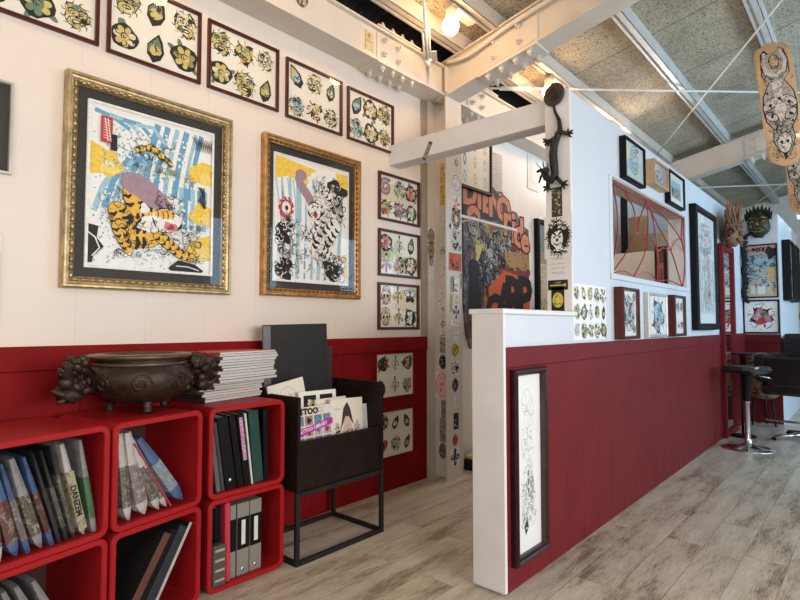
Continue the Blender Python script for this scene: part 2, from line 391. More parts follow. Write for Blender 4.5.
def motif(A, x, z, r, kind, rnd, pal):
    lw = r*.10; f1, f2, f3 = pal
    if kind == 'rose':
        for i in range(4):
            t = rnd.random()*6; A.ell(x+r*.95*cos(t), z+r*.85*sin(t), r*.42, r*.18, t, GRN, 10)
        A.blob(x, z, r*.95, r*.9, K, rnd, .10)
        for i in range(7):
            t = 2*pi*i/7+.3; A.ell(x+r*.52*cos(t), z+r*.5*sin(t), r*.27, r*.22, t, f1 if i % 3 else f2, 10)
        A.blob(x, z, r*.38, r*.36, f1, rnd, .1, 10)
        A.arc(x, z, r*.24, 0, 4.5, lw, K, 8); A.arc(x, z, r*.10, 2, 6, lw*.9, K, 6)
        for i in range(5): t = rnd.random()*6; A.arc(x+r*.5*cos(t), z+r*.5*sin(t), r*.2, t, t+3, lw*.8, K, 5)
    elif kind == 'skull':
        A.ell(x, z+r*.15, r*.82, r*.78, 0, K); A.ell(x, z-r*.55, r*.5, r*.42, 0, K)
        A.ell(x, z+r*.17, r*.72, r*.68, 0, f1); A.ell(x, z-r*.5, r*.40, r*.35, 0, f1)
        for sx in (-1, 1): A.ell(x+sx*r*.3, z+r*.05, r*.2, r*.22, 0, K, 10); A.ell(x+sx*r*.5, z+r*.5, r*.2, r*.12, sx*.6, f2, 8)
        A.ell(x, z-r*.22, r*.08, r*.13, 0, K, 6)
        for i in range(-2, 3): A.rect(x+i*r*.13-lw*.2, z-r*.78, x+i*r*.13+lw*.2, z-r*.45, K)
        A.arc(x, z+r*.2, r*.95, .6, 2.5, lw*1.5, f3, 10)
        A.scrib(x, z, r*.6, r*.7, 9, lw*.7, K, rnd)
        for i in range(6): t = rnd.uniform(0, 6.3); A.blob(x+r*.85*cos(t), z+r*.85*sin(t), r*.22, r*.18, rnd.choice([f1, f2, f3]), rnd, .4, 9); A.arc(x+r*.85*cos(t), z+r*.85*sin(t), r*.2, t, t+4, lw*.8, K, 6)
    elif kind == 'leaf':
        t = rnd.uniform(.9, 2.2); c, s_ = cos(t), sin(t)
        def pt(u, v): return (x+u*c-v*s_, z+u*s_+v*c)
        P = [pt(-r, 0), pt(-r*.5, r*.5), pt(r*.1, r*.6), pt(r*.75, r*.25), pt(r*1.15, 0), pt(r*.7, -r*.35), pt(0, -r*.6), pt(-r*.6, -r*.45)]
        A.poly(P, K); A.poly([(x+(p[0]-x)*.78-r*.05, z+(p[1]-z)*.78) for p in P][1:7], rnd.choice([GRN, f2, K]))
        A.blob(*pt(-r*.1, 0), r*.40, r*.36, f1, rnd, .2, 10)
        for i in range(5): A.arc(*pt(rnd.uniform(-.5, .5)*r, rnd.uniform(-.3, .3)*r), r*.25, t+i, t+i+2.4, lw, K, 5)
    elif kind == 'dragon':
        A.blob(x, z, r*.85, r*.8, K, rnd, .30, 20)
        A.blob(x, z, r*.72, r*.68, f1, rnd, .28, 20)
        A.blob(x+r*.2, z+r*.25, r*.35, r*.3, f2, rnd, .3, 10); A.blob(x-r*.3, z-r*.3, r*.3, r*.25, f3, rnd, .3, 10)
        for i in range(9):
            t = 2*pi*i/9; A.stroke([(x+r*.6*cos(t), z+r*.6*sin(t)), (x+r*.95*cos(t+.15), z+r*.95*sin(t+.15)), (x+r*1.15*cos(t+.05), z+r*1.12*sin(t+.05))], lw*1.6, K if i % 2 else f1, True)
        A.ell(x-r*.2, z+r*.2, r*.12, r*.12, 0, WHT, 8); A.ell(x-r*.2, z+r*.2, r*.06, r*.06, 0, K, 8); A.ell(x+r*.3, z+r*.15, r*.1, r*.1, 0, WHT, 8); A.ell(x+r*.3, z+r*.15, r*.05, r*.05, 0, K, 8)
        A.scrib(x, z-r*.1, r*.55, r*.5, 9, lw, K, rnd); A.arc(x, z-r*.25, r*.3, 3.3, 6.1, lw*1.6, REDI, 8)
    elif kind == 'mask':
        A.blob(x, z, r*.80, r*.86, K, rnd, .16, 22); A.blob(x, z, r*.74, r*.80, f1, rnd, .16, 22)
        for i in range(5): t = rnd.uniform(0, 6.3); A.blob(x+r*.5*cos(t), z+r*.55*sin(t), r*.26, r*.2, (f2, f3, K, f2, CRM)[i], rnd, .35, 10)
        for s_ in (-1, 1):
            A.ell(x+s_*r*.28, z+r*.16, r*.17, r*.12, s_*.4, K, 10); A.ell(x+s_*r*.28, z+r*.16, r*.09, r*.07, 0, WHT, 8); A.ell(x+s_*r*.27, z+r*.16, r*.04, r*.05, 0, K, 6)
            A.stroke([(x+s_*r*.08, z+r*.34), (x+s_*r*.3, z+r*.46), (x+s_*r*.58, z+r*.36)], lw*1.3, K, True); A.stroke([(x+s_*r*.15, z-r*.05), (x+s_*r*.45, z-r*.2), (x+s_*r*.6, z-r*.5)], lw*.8, K, True)
        A.ell(x, z-r*.08, r*.13, r*.10, 0, K, 8); A.ell(x, z-r*.40, r*.30, r*.14, 0, K, 12); A.ell(x, z-r*.40, r*.22, r*.06, 0, WHT, 10)
        for i in range(12): t = 2*pi*i/12+.2; A.stroke([(x+r*.66*cos(t), z+r*.7*sin(t)), (x+r*.88*cos(t+.12), z+r*.9*sin(t+.12)), (x+r*1.02*cos(t-.05), z+r*1.05*sin(t-.05))], lw*.9, (K, f2)[i % 2], True)
        A.scrib(x, z, r*.6, r*.65, 16, lw*.55, K, rnd)
    elif kind == 'coil':
        P = [(x+r*(.9-.75*i/22)*cos(i*.55+1), z+r*(.9-.75*i/22)*sin(i*.55+1)) for i in range(23)]
        A.stroke(P, r*.30, K); A.stroke(P, r*.2, f1)
        for i in range(2, 22, 2): A.ell(P[i][0], P[i][1], r*.06, r*.06, 0, f2 if i % 4 else K, 6)
        A.ell(P[0][0], P[0][1], r*.22, r*.15, 0, K, 8); A.ell(P[0][0], P[0][1], r*.13, r*.08, 0, f3, 8)
    elif kind == 'dagger':
        A.poly([(x, z-r), (x+r*.16, z-r*.6), (x+r*.14, z+r*.2), (x-r*.14, z+r*.2), (x-r*.16, z-r*.6)], K)
        A.poly([(x, z-r*.85), (x+r*.08, z-r*.5), (x+r*.07, z+r*.2), (x-r*.07, z+r*.2), (x-r*.08, z-r*.5)], f3)
        A.rect(x-r*.42, z+r*.2, x+r*.42, z+r*.36, K); A.rect(x-r*.1, z+r*.3, x+r*.1, z+r*.85, f2); A.ell(x, z+r*.9, r*.16, r*.16, 0, K, 8)
        for s_ in (-1, 1): A.arc(x+s_*r*.3, z-r*.1, r*.5, 1.2, 4.6, lw*2, f1, 8); A.blob(x+s_*r*.5, z-r*.2, r*.25, r*.3, f1, rnd, .3, 9); A.scrib(x+s_*r*.5, z-r*.2, r*.25, r*.3, 4, lw, K, rnd)
    elif kind == 'heart':
        P = [(x+r*.055*16*sin(t)**3, z+r*.06*(13*cos(t)-5*cos(2*t)-2*cos(3*t)-cos(4*t))) for t in [2*pi*i/22 for i in range(22)]]
        A.poly(P, K); A.poly([(x+(a-x)*.82, z+(b-z)*.82) for a, b in P], f2); A.blob(x, z, r*.4, r*.35, f1, rnd, .2, 10); A.scrib(x, z, r*.5, r*.4, 7, lw, K, rnd)
    elif kind == 'butterfly':
        for s_ in (-1, 1):
            A.ell(x+s_*r*.5, z+r*.3, r*.55, r*.38, s_*.5, K); A.ell(x+s_*r*.5, z+r*.3, r*.45, r*.28, s_*.5, f1); A.ell(x+s_*r*.38, z-r*.4, r*.35, r*.3, -s_*.5, K); A.ell(x+s_*r*.38, z-r*.4, r*.25, r*.2, -s_*.5, f2)
            A.ell(x+s_*r*.6, z+r*.35, r*.13, r*.13, 0, f3, 8)
        A.ell(x, z, r*.1, r*.7, 0, K)

def flash(w, h, grid, kinds, pals, seed, rr=.42, tint=None, lines=True):
    A = Art(w, h); rnd = random.Random(seed); nx, nz = grid; cw, ch = w/nx, h/nz
    if tint:
        for t in tint:
            A.blob(rnd.uniform(-.35, .35)*w, rnd.uniform(.2, .8)*h, w*.25, h*.22, t, rnd, .3)
    k = 0
    for j in range(nz):
        for i in range(nx):
            x = -w/2+cw*(i+.5)+rnd.uniform(-.05, .05)*cw; z = h-ch*(j+.5)+rnd.uniform(-.05, .05)*ch
            motif(A, x, z, min(cw, ch)*rr*rnd.uniform(.88, 1.1), kinds[k % len(kinds)], rnd, pals[k % len(pals)]); k += 1
    return A

def frame_mesh(w, h, prof, back=0):
    "mitred moulding: prof = [(inset, depth)...] from outer back edge inwards"
    mb = MB(); vs = []; n = len(prof)
    for d, y in prof: vs += [(-w/2+d, -y, d), (w/2-d, -y, d), (w/2-d, -y, h-d), (-w/2+d, -y, h-d)]
    fs = []
    for i in range(n):
        j = (i+1) % n
        for k in range(4):
            l = (k+1) % 4; fs.append((i*4+k, i*4+l, j*4+l, j*4+k))
    return mb.add(vs, fs)

def picture(name, label, cat, loc, rotz, w, h, fw, dep, fmat, art, border=0, matmat=None, glass=True, group=None, prof=None, paper=PAPER, tilt=0, rim=None, paper_label=None):
    t = thing(name, label, cat, loc, (tilt, 0, rotz), group)
    fd = dep*.62 if dep >= .035 and not prof else 0
    prof = prof or [(0, .001), (0, dep*.85), (fw*.15, dep), (fw*.8, dep), (fw, dep*.8), (fw, .001)]
    frame_mesh(w, h, prof).build('frame', fmat, t)
    iw, ih = w-2*fw+.002, h-2*fw+.002
    if border:
        MB().box((-iw/2, -.004-fd, fw), (iw/2, -.001, h-fw)).build('mat_board', matmat or PAPERW, t)
    o = art.build('print', t, paper); o.location = (0, (-.0045 if border else -.001)-fd, (h-art.h)/2)
    if rim:
        r = rim(w, h)
        r.parent = t.children[0]
    if glass:
        MB().add([(-iw/2, -dep*.82, fw), (iw/2, -dep*.82, fw), (iw/2, -dep*.82, h-fw), (-iw/2, -dep*.82, h-fw)], [(0, 1, 2, 3)]).build('glass_pane', GLASS, t)
    return t

# ================================================================== SETTING
YL = 2.6          # left wall plane
YP0, YP1 = 1.235, 1.375   # partition faces
XP = 2.82         # tall part of the partition starts here
X0, X1 = -2.5, 12.0
YR = -2.8
def zr(y): return 3.195 + .204*(2.25-y)      # top of rafters / underside of purlins

struct(MB().box((X0, YR, -.1), (X1, YL, 0)).build('floor', FLOOR))
# left wall + red wainscot
wl = struct(MB().box((X0, YL, 0), (3.35, YL+.12, 3.17)).build('wall_left', WALL))
struct(MB().box((3.35, YL, 0), (X1, YL+.12, 3.17)).build('wall_hallside', HALLW))
def boards(x0, x1, y, z0, z1, rail, thick, out, bw, name, parent, lip=.008, seed=1, mat=None):
    "tongue and groove boards under a flat rail; out = -1 faces -y"
    mb = MB(); x = x0; rnd = random.Random(seed)
    while x < x1-.001:
        e = min(x1, x+bw); mb.bbox((x+.0012, y, z0), (e-.0012, y+out*thick, z1-rail), .0025); x = e
    mb.box((x0, y, z0), (x1, y+out*thick*.6, z1-rail))
    mb.bbox((x0, y, z1-rail), (x1, y+out*(thick+lip), z1), .003)
    return mb.build(name, mat or RED, parent)
boards(X0, 3.245, YL, 0, 1.063, .10, .012, -1, .305, 'wainscot', wl)

struct(MB().box((3.185, YL-.016, 1.063), (3.25, YL, 2.883)).build('shade_strip', M('corner_shade', (.34, .29, .23), .6)))  # strip coloured to stand for the shadow where wall meets column
# partition: low part, tall part with the web opening
HX0, HX1, HZ0, HZ1 = 3.41, 5.14, 1.47, 2.09
PT = 2.44; PE = 6.33
wm = MB()
wm.box((2.07, YP0, 0), (XP, YP1, 1.215))
wm.box((XP, YP0, 0), (HX0, YP1, PT)); wm.box((HX1, YP0, 0), (7.7, YP1, PT))
wm.box((HX0, YP0, 0), (HX1, YP1, HZ0)); wm.box((HX0, YP0, HZ1), (HX1, YP1, PT))
wm = struct(wm.build('wall_center', WALLC))
boards(2.071, PE, YP0, 0, 1.052, .09, .012, -1, .205, 'wainscot', wm, mat=REDP)
boards(PE, 7.7, YP0, 0, 1.052, .09, .010, -1, .15, 'wainscot', wm, mat=REDP)
MB().bbox((2.052, YP0-.020, .012), (2.07, YP1+.004, 1.198), .002).build('end_board', POST, wm)
MB().bbox((2.05, YP0-.022, 1.198), (XP, YP1+.02, 1.222), .004).build('cap_board', POST, wm)
MB().bbox((HX0-.05, YP0-.012, HZ0-.035), (HX1+.04, YP0, HZ0), .003).bbox((HX0-.05, YP0-.006, HZ0), (HX0, YP0, HZ1), .002).build('opening_trim', WALLC, wm)
MB().box((HX0, YP0+.005, HZ1-.012), (HX1, YP1, HZ1)).build('opening_lining', M('lining', (.50, .38, .33), .5), wm)

# far low walls behind the stool
struct(MB().box((7.7, .86, 0), (7.82, YP0, 2.46)).box((7.82, .86, 0), (9.6, .98, 2.46)).build('wall_nook', M('nook_white', (.66, .68, .72), .5, vary=.03)))
boards_obj = MB()
for i in range(3):
    boards_obj.bbox((7.7, .86+i*.125+.001, 0), (7.688, .86+(i+1)*.125-.001, .94), .002)
boards_obj.bbox((7.7, .86, .94), (7.68, YP0, 1.04), .003); struct(boards_obj.build('trim_1', REDP))
struct(MB().box((X1, YR, 0), (X1+.1, YL, 4.3)).build('wall_far', CREAM))
struct(MB().box((X0-.1, YR, 0), (X0, YL, 4.3)).build('wall_back', CREAM))
# hall cross wall, lower and open above its left half
struct(MB().box((6.4, YP1, 0), (6.5, YL, 1.98)).build('wall_hall', M('hall_cross', (.60, .56, .52), .6, vary=.03)))
struct(MB().box((7.9, YP1, 0), (8.0, YL, 2.42)).build('wall_hallend', CREAM))
# right wall with two big windows
wr = MB(); ws = [(-.8, 2.4), (4.3, 8.9)]
wr.box((X0, YR-.1, 0), (X1, YR, .9)); wr.box((X0, YR-.1, 2.9), (X1, YR, 4.4))
for a, b in ((X0, -.8), (2.4, 4.3), (8.9, X1)): wr.box((a, YR-.1, .9), (b, YR, 2.9))
struct(wr.build('wall_right', CREAM))
for k, (a, b) in enumerate(ws):
    f = MB(); n = 3
    for i in range(n+1):
        x = a+(b-a)*i/n; f.box((x-.03, YR-.07, .9), (x+.03, YR-.02, 2.9))
    f.box((a, YR-.07, .9), (b, YR-.02, .95)); f.box((a, YR-.07, 2.85), (b, YR-.02, 2.9))
    w = struct(f.build('window_%d' % (k+1), POST))

# ceiling boards on the slope
cz = .10
struct(MB().prism_x([(2.33, zr(2.33)+cz), (YR-.1, zr(YR-.1)+cz), (YR-.1, zr(YR-.1)+cz+.05), (2.33, zr(2.33)+cz+.05)], X0, X1).build('ceiling', CEIL))
# dark corrugated eave strip between the wall beam and the first purlin
mb = MB(); P = []; n = int((X1-X0)/.035)
for i in range(n+1):
    x = X0+(X1-X0)*i/n; z = .012*(1 if i % 2 else -1)
    P.append((x, z))
vs = [(x, 2.33, zr(2.33)+cz+.03+z) for x, z in P]+[(x, YL+.12, 3.19+z) for x, z in P]
struct(mb.add(vs, [(i, i+1, n+2+i, n+1+i) for i in range(n)]).build('trim_2', M('eave_black', (.012, .013, .018), .7, bumpy=.5)))

# purlins
for i, y in enumerate((2.29, 2.0, 1.35, .64, -.05)):
    b = zr(y)-.002; mb = MB()
    for a0, a1, z0, z1 in ((-.045, .0, 0, .004), (.022, .045, 0, .004), (-.045, -.041, 0, .112), (.041, .045, 0, .112), (-.041, .041, .02, .024), (-.004, 0, .004, .02), (.022, .026, .004, .02)):
        mb.box((X0, y+a0, b+z0), (X1, y+a1, b+z1))
    o = mb.build('ceiling_purlin', PURLIN if i > 1 else STEEL)
    tag(o, ['cream steel purlin nearest the picture wall, beside the dark eave', 'cream steel purlin carrying the light bulbs',
            'grey steel purlin just above the top of the partition wall', 'grey grooved steel purlin behind the hanging skateboard decks'][i] if i < 4
        else 'grey steel purlin high over the window side of the room', 'purlin')

# ------------------------------------------------------------------ steel frame
def bolt(mb, p, ax, r=.018, L=.042, mi=0):
    "hex bolt head with washer and stub along ax"
    p = Vector(p); a = Vector(ax)
    mb.tube([p, p+a*.004], r*1.5, 10, mi, smooth=False); mb.tube([p+a*.004, p+a*.004+a*L*.5], r, 6, mi, smooth=False); mb.tube([p+a*L*.5, p+a*L], r*.5, 8, mi)
BY0 = 2.41
def wall_beam(x0, x1, label):
    t = thing('wall_beam', label, 'steel beam', (x0, YL, 2.885))
    L = x1-x0; mb = MB()
    mb.box((0, -.19, 0), (L, -.002, .014)); mb.box((0, -.19, .215), (L, -.002, .23)); mb.box((0, -.16, .014), (L, -.145, .215))
    mb.build('beam_web', STEEL, t)
    return t
wb1 = wall_beam(X0, 3.25, 'cream steel beam along the top of the picture wall')
def splice(t, x):
    "plates and bolts of a joint; x in the beam's own frame"
    mb = MB(); mb.box((x, -.168, .03), (x+.42, -.16, .205)); mb.box((x-.02, -.20, -.012), (x+.42, -.01, 0)); mb.box((x-.02, -.20, .23), (x+.42, -.01, .242))
    sp = mb.build('splice_plate', STEEL, t)
    for i in range(4):
        for sy in (-.17, -.05):
            b = MB(); bolt(b, (x+.05+.1*i, sy, -.012), (0, 0, -1)); b.build('bolt', STEEL, sp)
        b = MB(); bolt(b, (x+.05+.1*i, -.17, .242), (0, 0, 1)); b.build('bolt', STEEL, sp)
    for i in range(2):
        for z in (.07, .165):
            b = MB(); bolt(b, (x+.06+.14*i, -.168, z), (0, -1, 0)); b.build('bolt', STEEL, sp)
splice(wb1, 2.53-X0)
A = Art(.085, .13); A.rect(-.036, .06, .036, .07, (.45, .33, .10)); A.rect(-.034, .0, -.028, .13, (.35, .26, .10)); A.text('龍', 0, .10, .03, K); A.scrib(.01, .1, .008, .02, 6, .003, K, random.Random(2)); A.scrib(.015, .03, .012, .02, 6, .003, (.4, .3, .1), random.Random(3))
o = A.build('beam_label', wb1, M('brass_paper', (.62, .50, .27), .4)); o.location = (2.46-X0, -.161, .05); o['label'] = 'gold paper talisman with a dark cross line'
A = Art(.11, .13); rnd = random.Random(9); A.ell(0, .065, .05, .062, 0, (.10, .07, .05)); A.scrib(0, .065, .035, .045, 26, .005, (.62, .55, .42), rnd)
o = A.build('sticker', wb1, STEEL); o.location = (PX(300, 6, 'Y', 2.45).x-X0, -.161, .09); o['label'] = 'dark ornate oval sticker on the beam'
wb2 = wall_beam(3.46, 7.9, 'cream steel beam along the hall wall behind the column')
splice(wb2, .12)
# gusset + turnbuckle end
g = MB(); g.prism([(0, 0), (.11, .0), (.055, -.16)], -.004, .004); g.bbox((-.045, -.05, .0), (.10, .05, .010), .003)
g = g.build('gusset_plate', STEEL, wb1); g.location = (3.0-X0, -.24, .20); g.rotation_euler = (0, 0, radians(35))

def H_column(x0, label):
    t = thing('steel_column', label, 'column', (x0, YL, 0))
    H = 2.9; mb = MB()
    mb.box((0, -.012, 0), (.20, -.001, H)); mb.box((0, -.19, 0), (.20, -.178, H+.22)); mb.box((.094, -.178, 0), (.106, -.012, H))
    mb.box((0, -.19, H), (.20, -.001, H+.012)); mb.box((.094, -.178, H+.012), (.106, -.001, H+.22))
    mb.build('column_body', STEEL, t); return t
colm = H_column(3.258, 'white steel H column covered in round and square stickers')

# rafters
def rafter(x0, label, joint):
    t = thing('steel_rafter', label, 'rafter', (x0, 2.5, 2.87))
    y0, y1 = 0, YR-2.5
    def z(y): return .204*(-y)
    def slab(a, b, xa, xb): return MB().prism_x([(y0, z(y0)+a), (y1, z(y1)+a), (y1, z(y1)+b), (y0, z(y0)+b)][::-1], xa, xb)
    m = MB()
    for a, b, xa, xb in ((0, .014, 0, .19), (.262, .276, 0, .19), (.014, .262, .03, .045)):
        q = slab(a, b, xa, xb); m.add(q.v, q.f)
    m.build('rafter_web', STEEL, t)
    y = joint-2.5
    pl = MB(); L = .46
    pl.prism_x([(y, z(y)+.03), (y-L, z(y-L)+.03), (y-L, z(y-L)+.25), (y, z(y)+.25)][::-1], .02, .03)
    pl.prism_x([(y, z(y)-.012), (y-L, z(y-L)-.012), (y-L, z(y-L)), (y, z(y))][::-1], -.004, .194)
    sp = pl.build('splice_plate', STEEL, t)
    for i in range(4):
        yy = y-.06-.11*i
        for sx in (.03, .16):
            b = MB(); bolt(b, (sx, yy, z(yy)-.012), (0, -.2, -1)); b.build('bolt', STEEL, sp)
    for i in (0, 1):
        for dz in (.08, .19):
            yy = y-.12-.2*i; b = MB(); bolt(b, (.02, yy, z(yy)+dz), (-1, 0, 0)); b.build('bolt', STEEL, sp)
    return t
rafter(3.258, 'cream bolted steel rafter rising from the stickered column', 2.12)
rafter(7.56, 'cream steel rafter at the far end above the masks', 1.15)

# lower cross beam from the picture wall to the tall post
cb = thing('cross_beam', 'plain white box beam joining the wall to the lizard post', 'beam', (2.83, YL, 2.29))
MB().bbox((0, -(YL-YP1-.001), 0), (.12, -.001, .145), .004).build('beam_body', POST, cb)
A = Art(.035, .13); A.rect(-.0175, 0, .0175, .13, (.10, .10, .06)); A.text('BOMB', 0, .065, .035, (.6, .6, .35), rot=pi/2)
o = A.build('sticker', cb, PAPER); o['label'] = 'narrow black and olive sticker on the beam'
o.rotation_euler = (0, radians(25), 0)
p = PX(424, 153, 'X', 2.83); o.matrix_local = Matrix.Translation((-.0015, p.y-YL, p.z-2.29-.05)) @ Matrix.Rotation(-pi/2, 4, 'Z') @ Matrix.Rotation(radians(28), 4, 'Y')

# tall post face (end of the tall partition)
pst = thing('wall_post', 'white square post carrying an iron lizard and stickers', 'post', (XP, YP1, 0))
MB().bbox((-.022, -(YP1-YP0)-.004, 1.224), (0, .004, PT+.012), .003).build('post_board', POST, pst)

# conduit along the rafter + cables
def cable(name, label, cat, pts, r, mat, n=8):
    # smooth through points
    P = [Vector(p) for p in pts]; Q = []
    for i in range(len(P)-1):
        a, b, c, d = P[max(i-1, 0)], P[i], P[i+1], P[min(i+2, len(P)-1)]
        for k in range(6):
            t = k/6; Q.append(.5*((2*b)+(c-a)*t+(2*a-5*b+4*c-d)*t*t+(3*b-a-3*c+d)*t**3))
    Q.append(P[-1]); o = MB().tube(Q, r, n).build(name, mat); return tag(o, label, cat)
def rp(x, y, off=0):
    "pixel -> roof plane just under the purlins"
    d = _f + _r*((x-400)/F_PX) - _u*((y-300)/F_PX)
    # z = zr(y)+off
    t = (3.195+.204*2.25+off-CAM.z)/(d.z+.204*d.y); return CAM+d*t
cable('cable_conduit', 'white pipe-like cable run along the near rafter', 'conduit', [PX(447, 62, 'X', 3.235), PX(462, 58, 'X', 3.235), PX(480, 47, 'X', 3.235), PX(505, 28, 'X', 3.235), PX(549, 0, 'X', 3.235), PX(600, -30, 'X', 3.235)], .016, STEEL)
WR = M('rod_white', (.80, .79, .74), .35)
def rod(label, a, b, r, group=None):
    t = thing('brace_rod', label, 'brace rod', a)
    d = Vector(b)-Vector(a); MB().tube([(0, 0, 0), d], r, 8).build('rod', WR, t)
    return t, d
t, d = rod('white brace rod running level across the ceiling behind the boards', rp(474, 88, -.03), rp(830, 93, -.03), .010)
MB().tube([d*.06, d*.13], .02, 8).build('turnbuckle', WR, t)
rod('thin white brace rod slanting up across the grey ceiling', rp(652, 160, -.03), rp(790, -10, -.03), .008)
rod('far thin white brace rod below the far rafter', rp(690, 188, -.03), rp(815, 183, -.03), .012)
rod('far thin grey brace rod slanting behind the skull mask', rp(737, 216, -.03), rp(800, 173, -.03), .009)
t, d = rod('near brace rod with turnbuckle dropping to the beam gusset', PX(428, 66, 'Y', 2.33), PX(421, -40, 'Y', 1.9), .010)
mb = MB(); u = d.normalized(); sd = Vector((1, 0, 0)).cross(u).normalized(); sx = sd.cross(u)
for s_ in (-1, 1): mb.tube([u*.06+sx*.022*s_, u*.30+sx*.022*s_], .007, 6)
mb.tube([u*.05-sx*.028, u*.05+sx*.028], .012, 6); mb.tube([u*.31-sx*.028, u*.31+sx*.028], .012, 6); mb.tube([(0, 0, 0), u*.05], .017, 6)
mb.build('turnbuckle', WR, t)

# ------------------------------------------------------------------ light bulbs under the second purlin
def bulb(x, y, z, label):
    t = thing('light_bulb', label, 'light bulb', (x, y, z))
    MB().lathe([(.0, -.056), (.026, -.051), (.047, -.028), (.055, .0), (.050, .025), (.034, .048), (.022, .062)], n=20).build('bulb_glass', BULBM, t)
    MB().lathe([(.0, .058), (.030, .058), (.033, .066), (.036, .10), (.045, .115), (0, .115)], n=16).build('socket', M('socket_cream', (.62, .50, .32), .5), t)
    MB().bbox((-.02, -.04, .112), (.25, .035, .135), .004).build('mounting_batten', STEEL, t)
    return t
bulb(2.80, 2.03, 3.09, 'glowing warm bulb near the top edge before the rafter')
bulb(4.18, 2.02, 3.10, 'glowing warm bulb behind the round plaque on the post')
bulb(1.40, 2.03, 3.10, 'glowing warm bulb above the gold framed tiger picture')
bulb(0.0, 2.03, 3.10, 'glowing warm bulb over the near end of the room')
bulb(5.56, 2.02, 3.10, 'glowing warm bulb over the hidden hall')

# ================================================================== PICTURES ON THE LEFT WALL
def rect_on(ax, c, quad):
    "mean rectangle of four pixel corners tl, tr, br, bl on a plane -> u0,u1,z0,z1"
    P = [PX(x, y, ax, c) for x, y in quad]; i = 0 if ax == 'Y' else 1
    return ((P[0][i]+P[3][i])/2, (P[1][i]+P[2][i])/2, (P[2].z+P[3].z)/2, (P[0].z+P[1].z)/2)
YG = [(YEL, GRN, CRM), (YEL, OLV, GRN), (CRM, YEL, GRN), (YEL, CRM, LBL)]
def wall_pic(label, x0, x1, z0, z1, fw, dep, fmat, art_fn, cat='framed picture', y=YL, name='framed_flash_sheet', **kw):
    w, h = x1-x0, z1-z0
    b = kw.pop('border', 0)
    A = art_fn(w-2*fw-2*b, h-2*fw-2*b)
    return picture(name, label, cat, ((x0+x1)/2, y, z0), 0, w, h, fw, dep, fmat, A, border=b, **kw)

wall_pic('topmost left mahogany framed flash sheet with green and yellow motifs', .43, .892, 2.40, 2.77, .016, .02, MAHOG,
         lambda w, h: flash(w, h, (3, 2), ['dagger', 'mask', 'dagger', 'leaf', 'rose', 'mask'], [(GRN, YEL, OLV), (YEL, GRN, LBL)], 11, .50))
wall_pic('mahogany framed sheet of masks and roses, second in the top row', .925, 1.379, 2.39, 2.765, .016, .02, MAHOG,
         lambda w, h: flash(w, h, (3, 2), ['mask', 'leaf', 'mask', 'rose', 'leaf', 'rose'], YG, 12, .50))
wall_pic('mahogany framed sheet of six yellow masks, third in the top row', 1.418, 1.864, 2.39, 2.758, .016, .02, MAHOG,
         lambda w, h: flash(w, h, (3, 2), ['mask', 'dragon', 'mask', 'rose', 'mask', 'leaf'], YG, 13, .50))
wall_pic('mahogany framed sheet of six pale motifs, fourth in the top row', 1.918, 2.365, 2.38, 2.742, .016, .02, MAHOG,
         lambda w, h: flash(w, h, (3, 2), ['leaf', 'mask', 'leaf', 'mask', 'dragon', 'mask'], [(LBL, YEL, GRN), (CRM, YEL, K), (CRM, GRN, K)], 14, .50))
wall_pic('mahogany framed sheet right of the top row, beside the cross beam', 2.414, 2.865, 2.378, 2.732, .016, .02, MAHOG,
         lambda w, h: flash(w, h, (3, 2), ['leaf', 'rose', 'mask', 'mask', 'rose', 'mask'], [(LBL, CRM, GRN), (CRM, YEL, GRN), (YEL, GRN, CRM)], 15, .50))
PG = [(MAU, PNK, GRN), (CRM, GRN, PNK), (PNK, YEL, MAU), (YEL, GRN, REDI)]
wall_pic('red-brown framed sheet of pink roses, upper of three below the beam', 2.712, 3.160, 1.888, 2.229, .018, .022, MAHOG,
         lambda w, h: flash(w, h, (3, 2), ['coil', 'mask', 'rose', 'dragon', 'dragon', 'rose'], PG, 21, .50, [CRM, (.55, .60, .38), (.66, .55, .52)]))
wall_pic('red-brown framed sheet of roses and crossed swords, middle of three', 2.712, 3.160, 1.494, 1.826, .018, .022, MAHOG,
         lambda w, h: flash(w, h, (3, 2), ['rose', 'dagger', 'leaf', 'dagger', 'mask', 'rose'], [(PNK, CRM, GRN), (CRM, PNK, GRN), (CRM, (.5, .3, .25), K)], 22, .52, [(.50, .58, .36), CRM, (.42, .50, .25)]))
wall_pic('red-brown framed sheet with a small skull, lowest of three', 2.708, 3.150, 1.118, 1.448, .018, .022, MAHOG,
         lambda w, h: flash(w, h, (3, 2), ['skull', 'dagger', 'butterfly', 'skull', 'dagger', 'rose'], [(CRM, PNK, GRN), (YEL, REDI, GRN), (WHT, K, REDI)], 23, .50, [(.55, .60, .38), CRM]))
yW = YL-.0125
DK = [(K, REDI, YEL), (CRM, K, GRN), (YEL, K, REDI)]
wall_pic('parchment flash sheet in thin red frame on the red wainscot, upper', 2.675, 3.083, .638, .957, .010, .014, RED,
         lambda w, h: flash(w, h, (3, 2), ['rose', 'dagger', 'rose', 'leaf', 'dagger', 'mask'], DK, 24, .46), y=yW)
wall_pic('parchment flash sheet in thin red frame on the red wainscot, lower', 2.685, 3.082, .226, .556, .010, .014, RED,
         lambda w, h: flash(w, h, (3, 2), ['mask', 'leaf', 'leaf', 'heart', 'mask', 'leaf'], DK, 25, .46), y=yW)

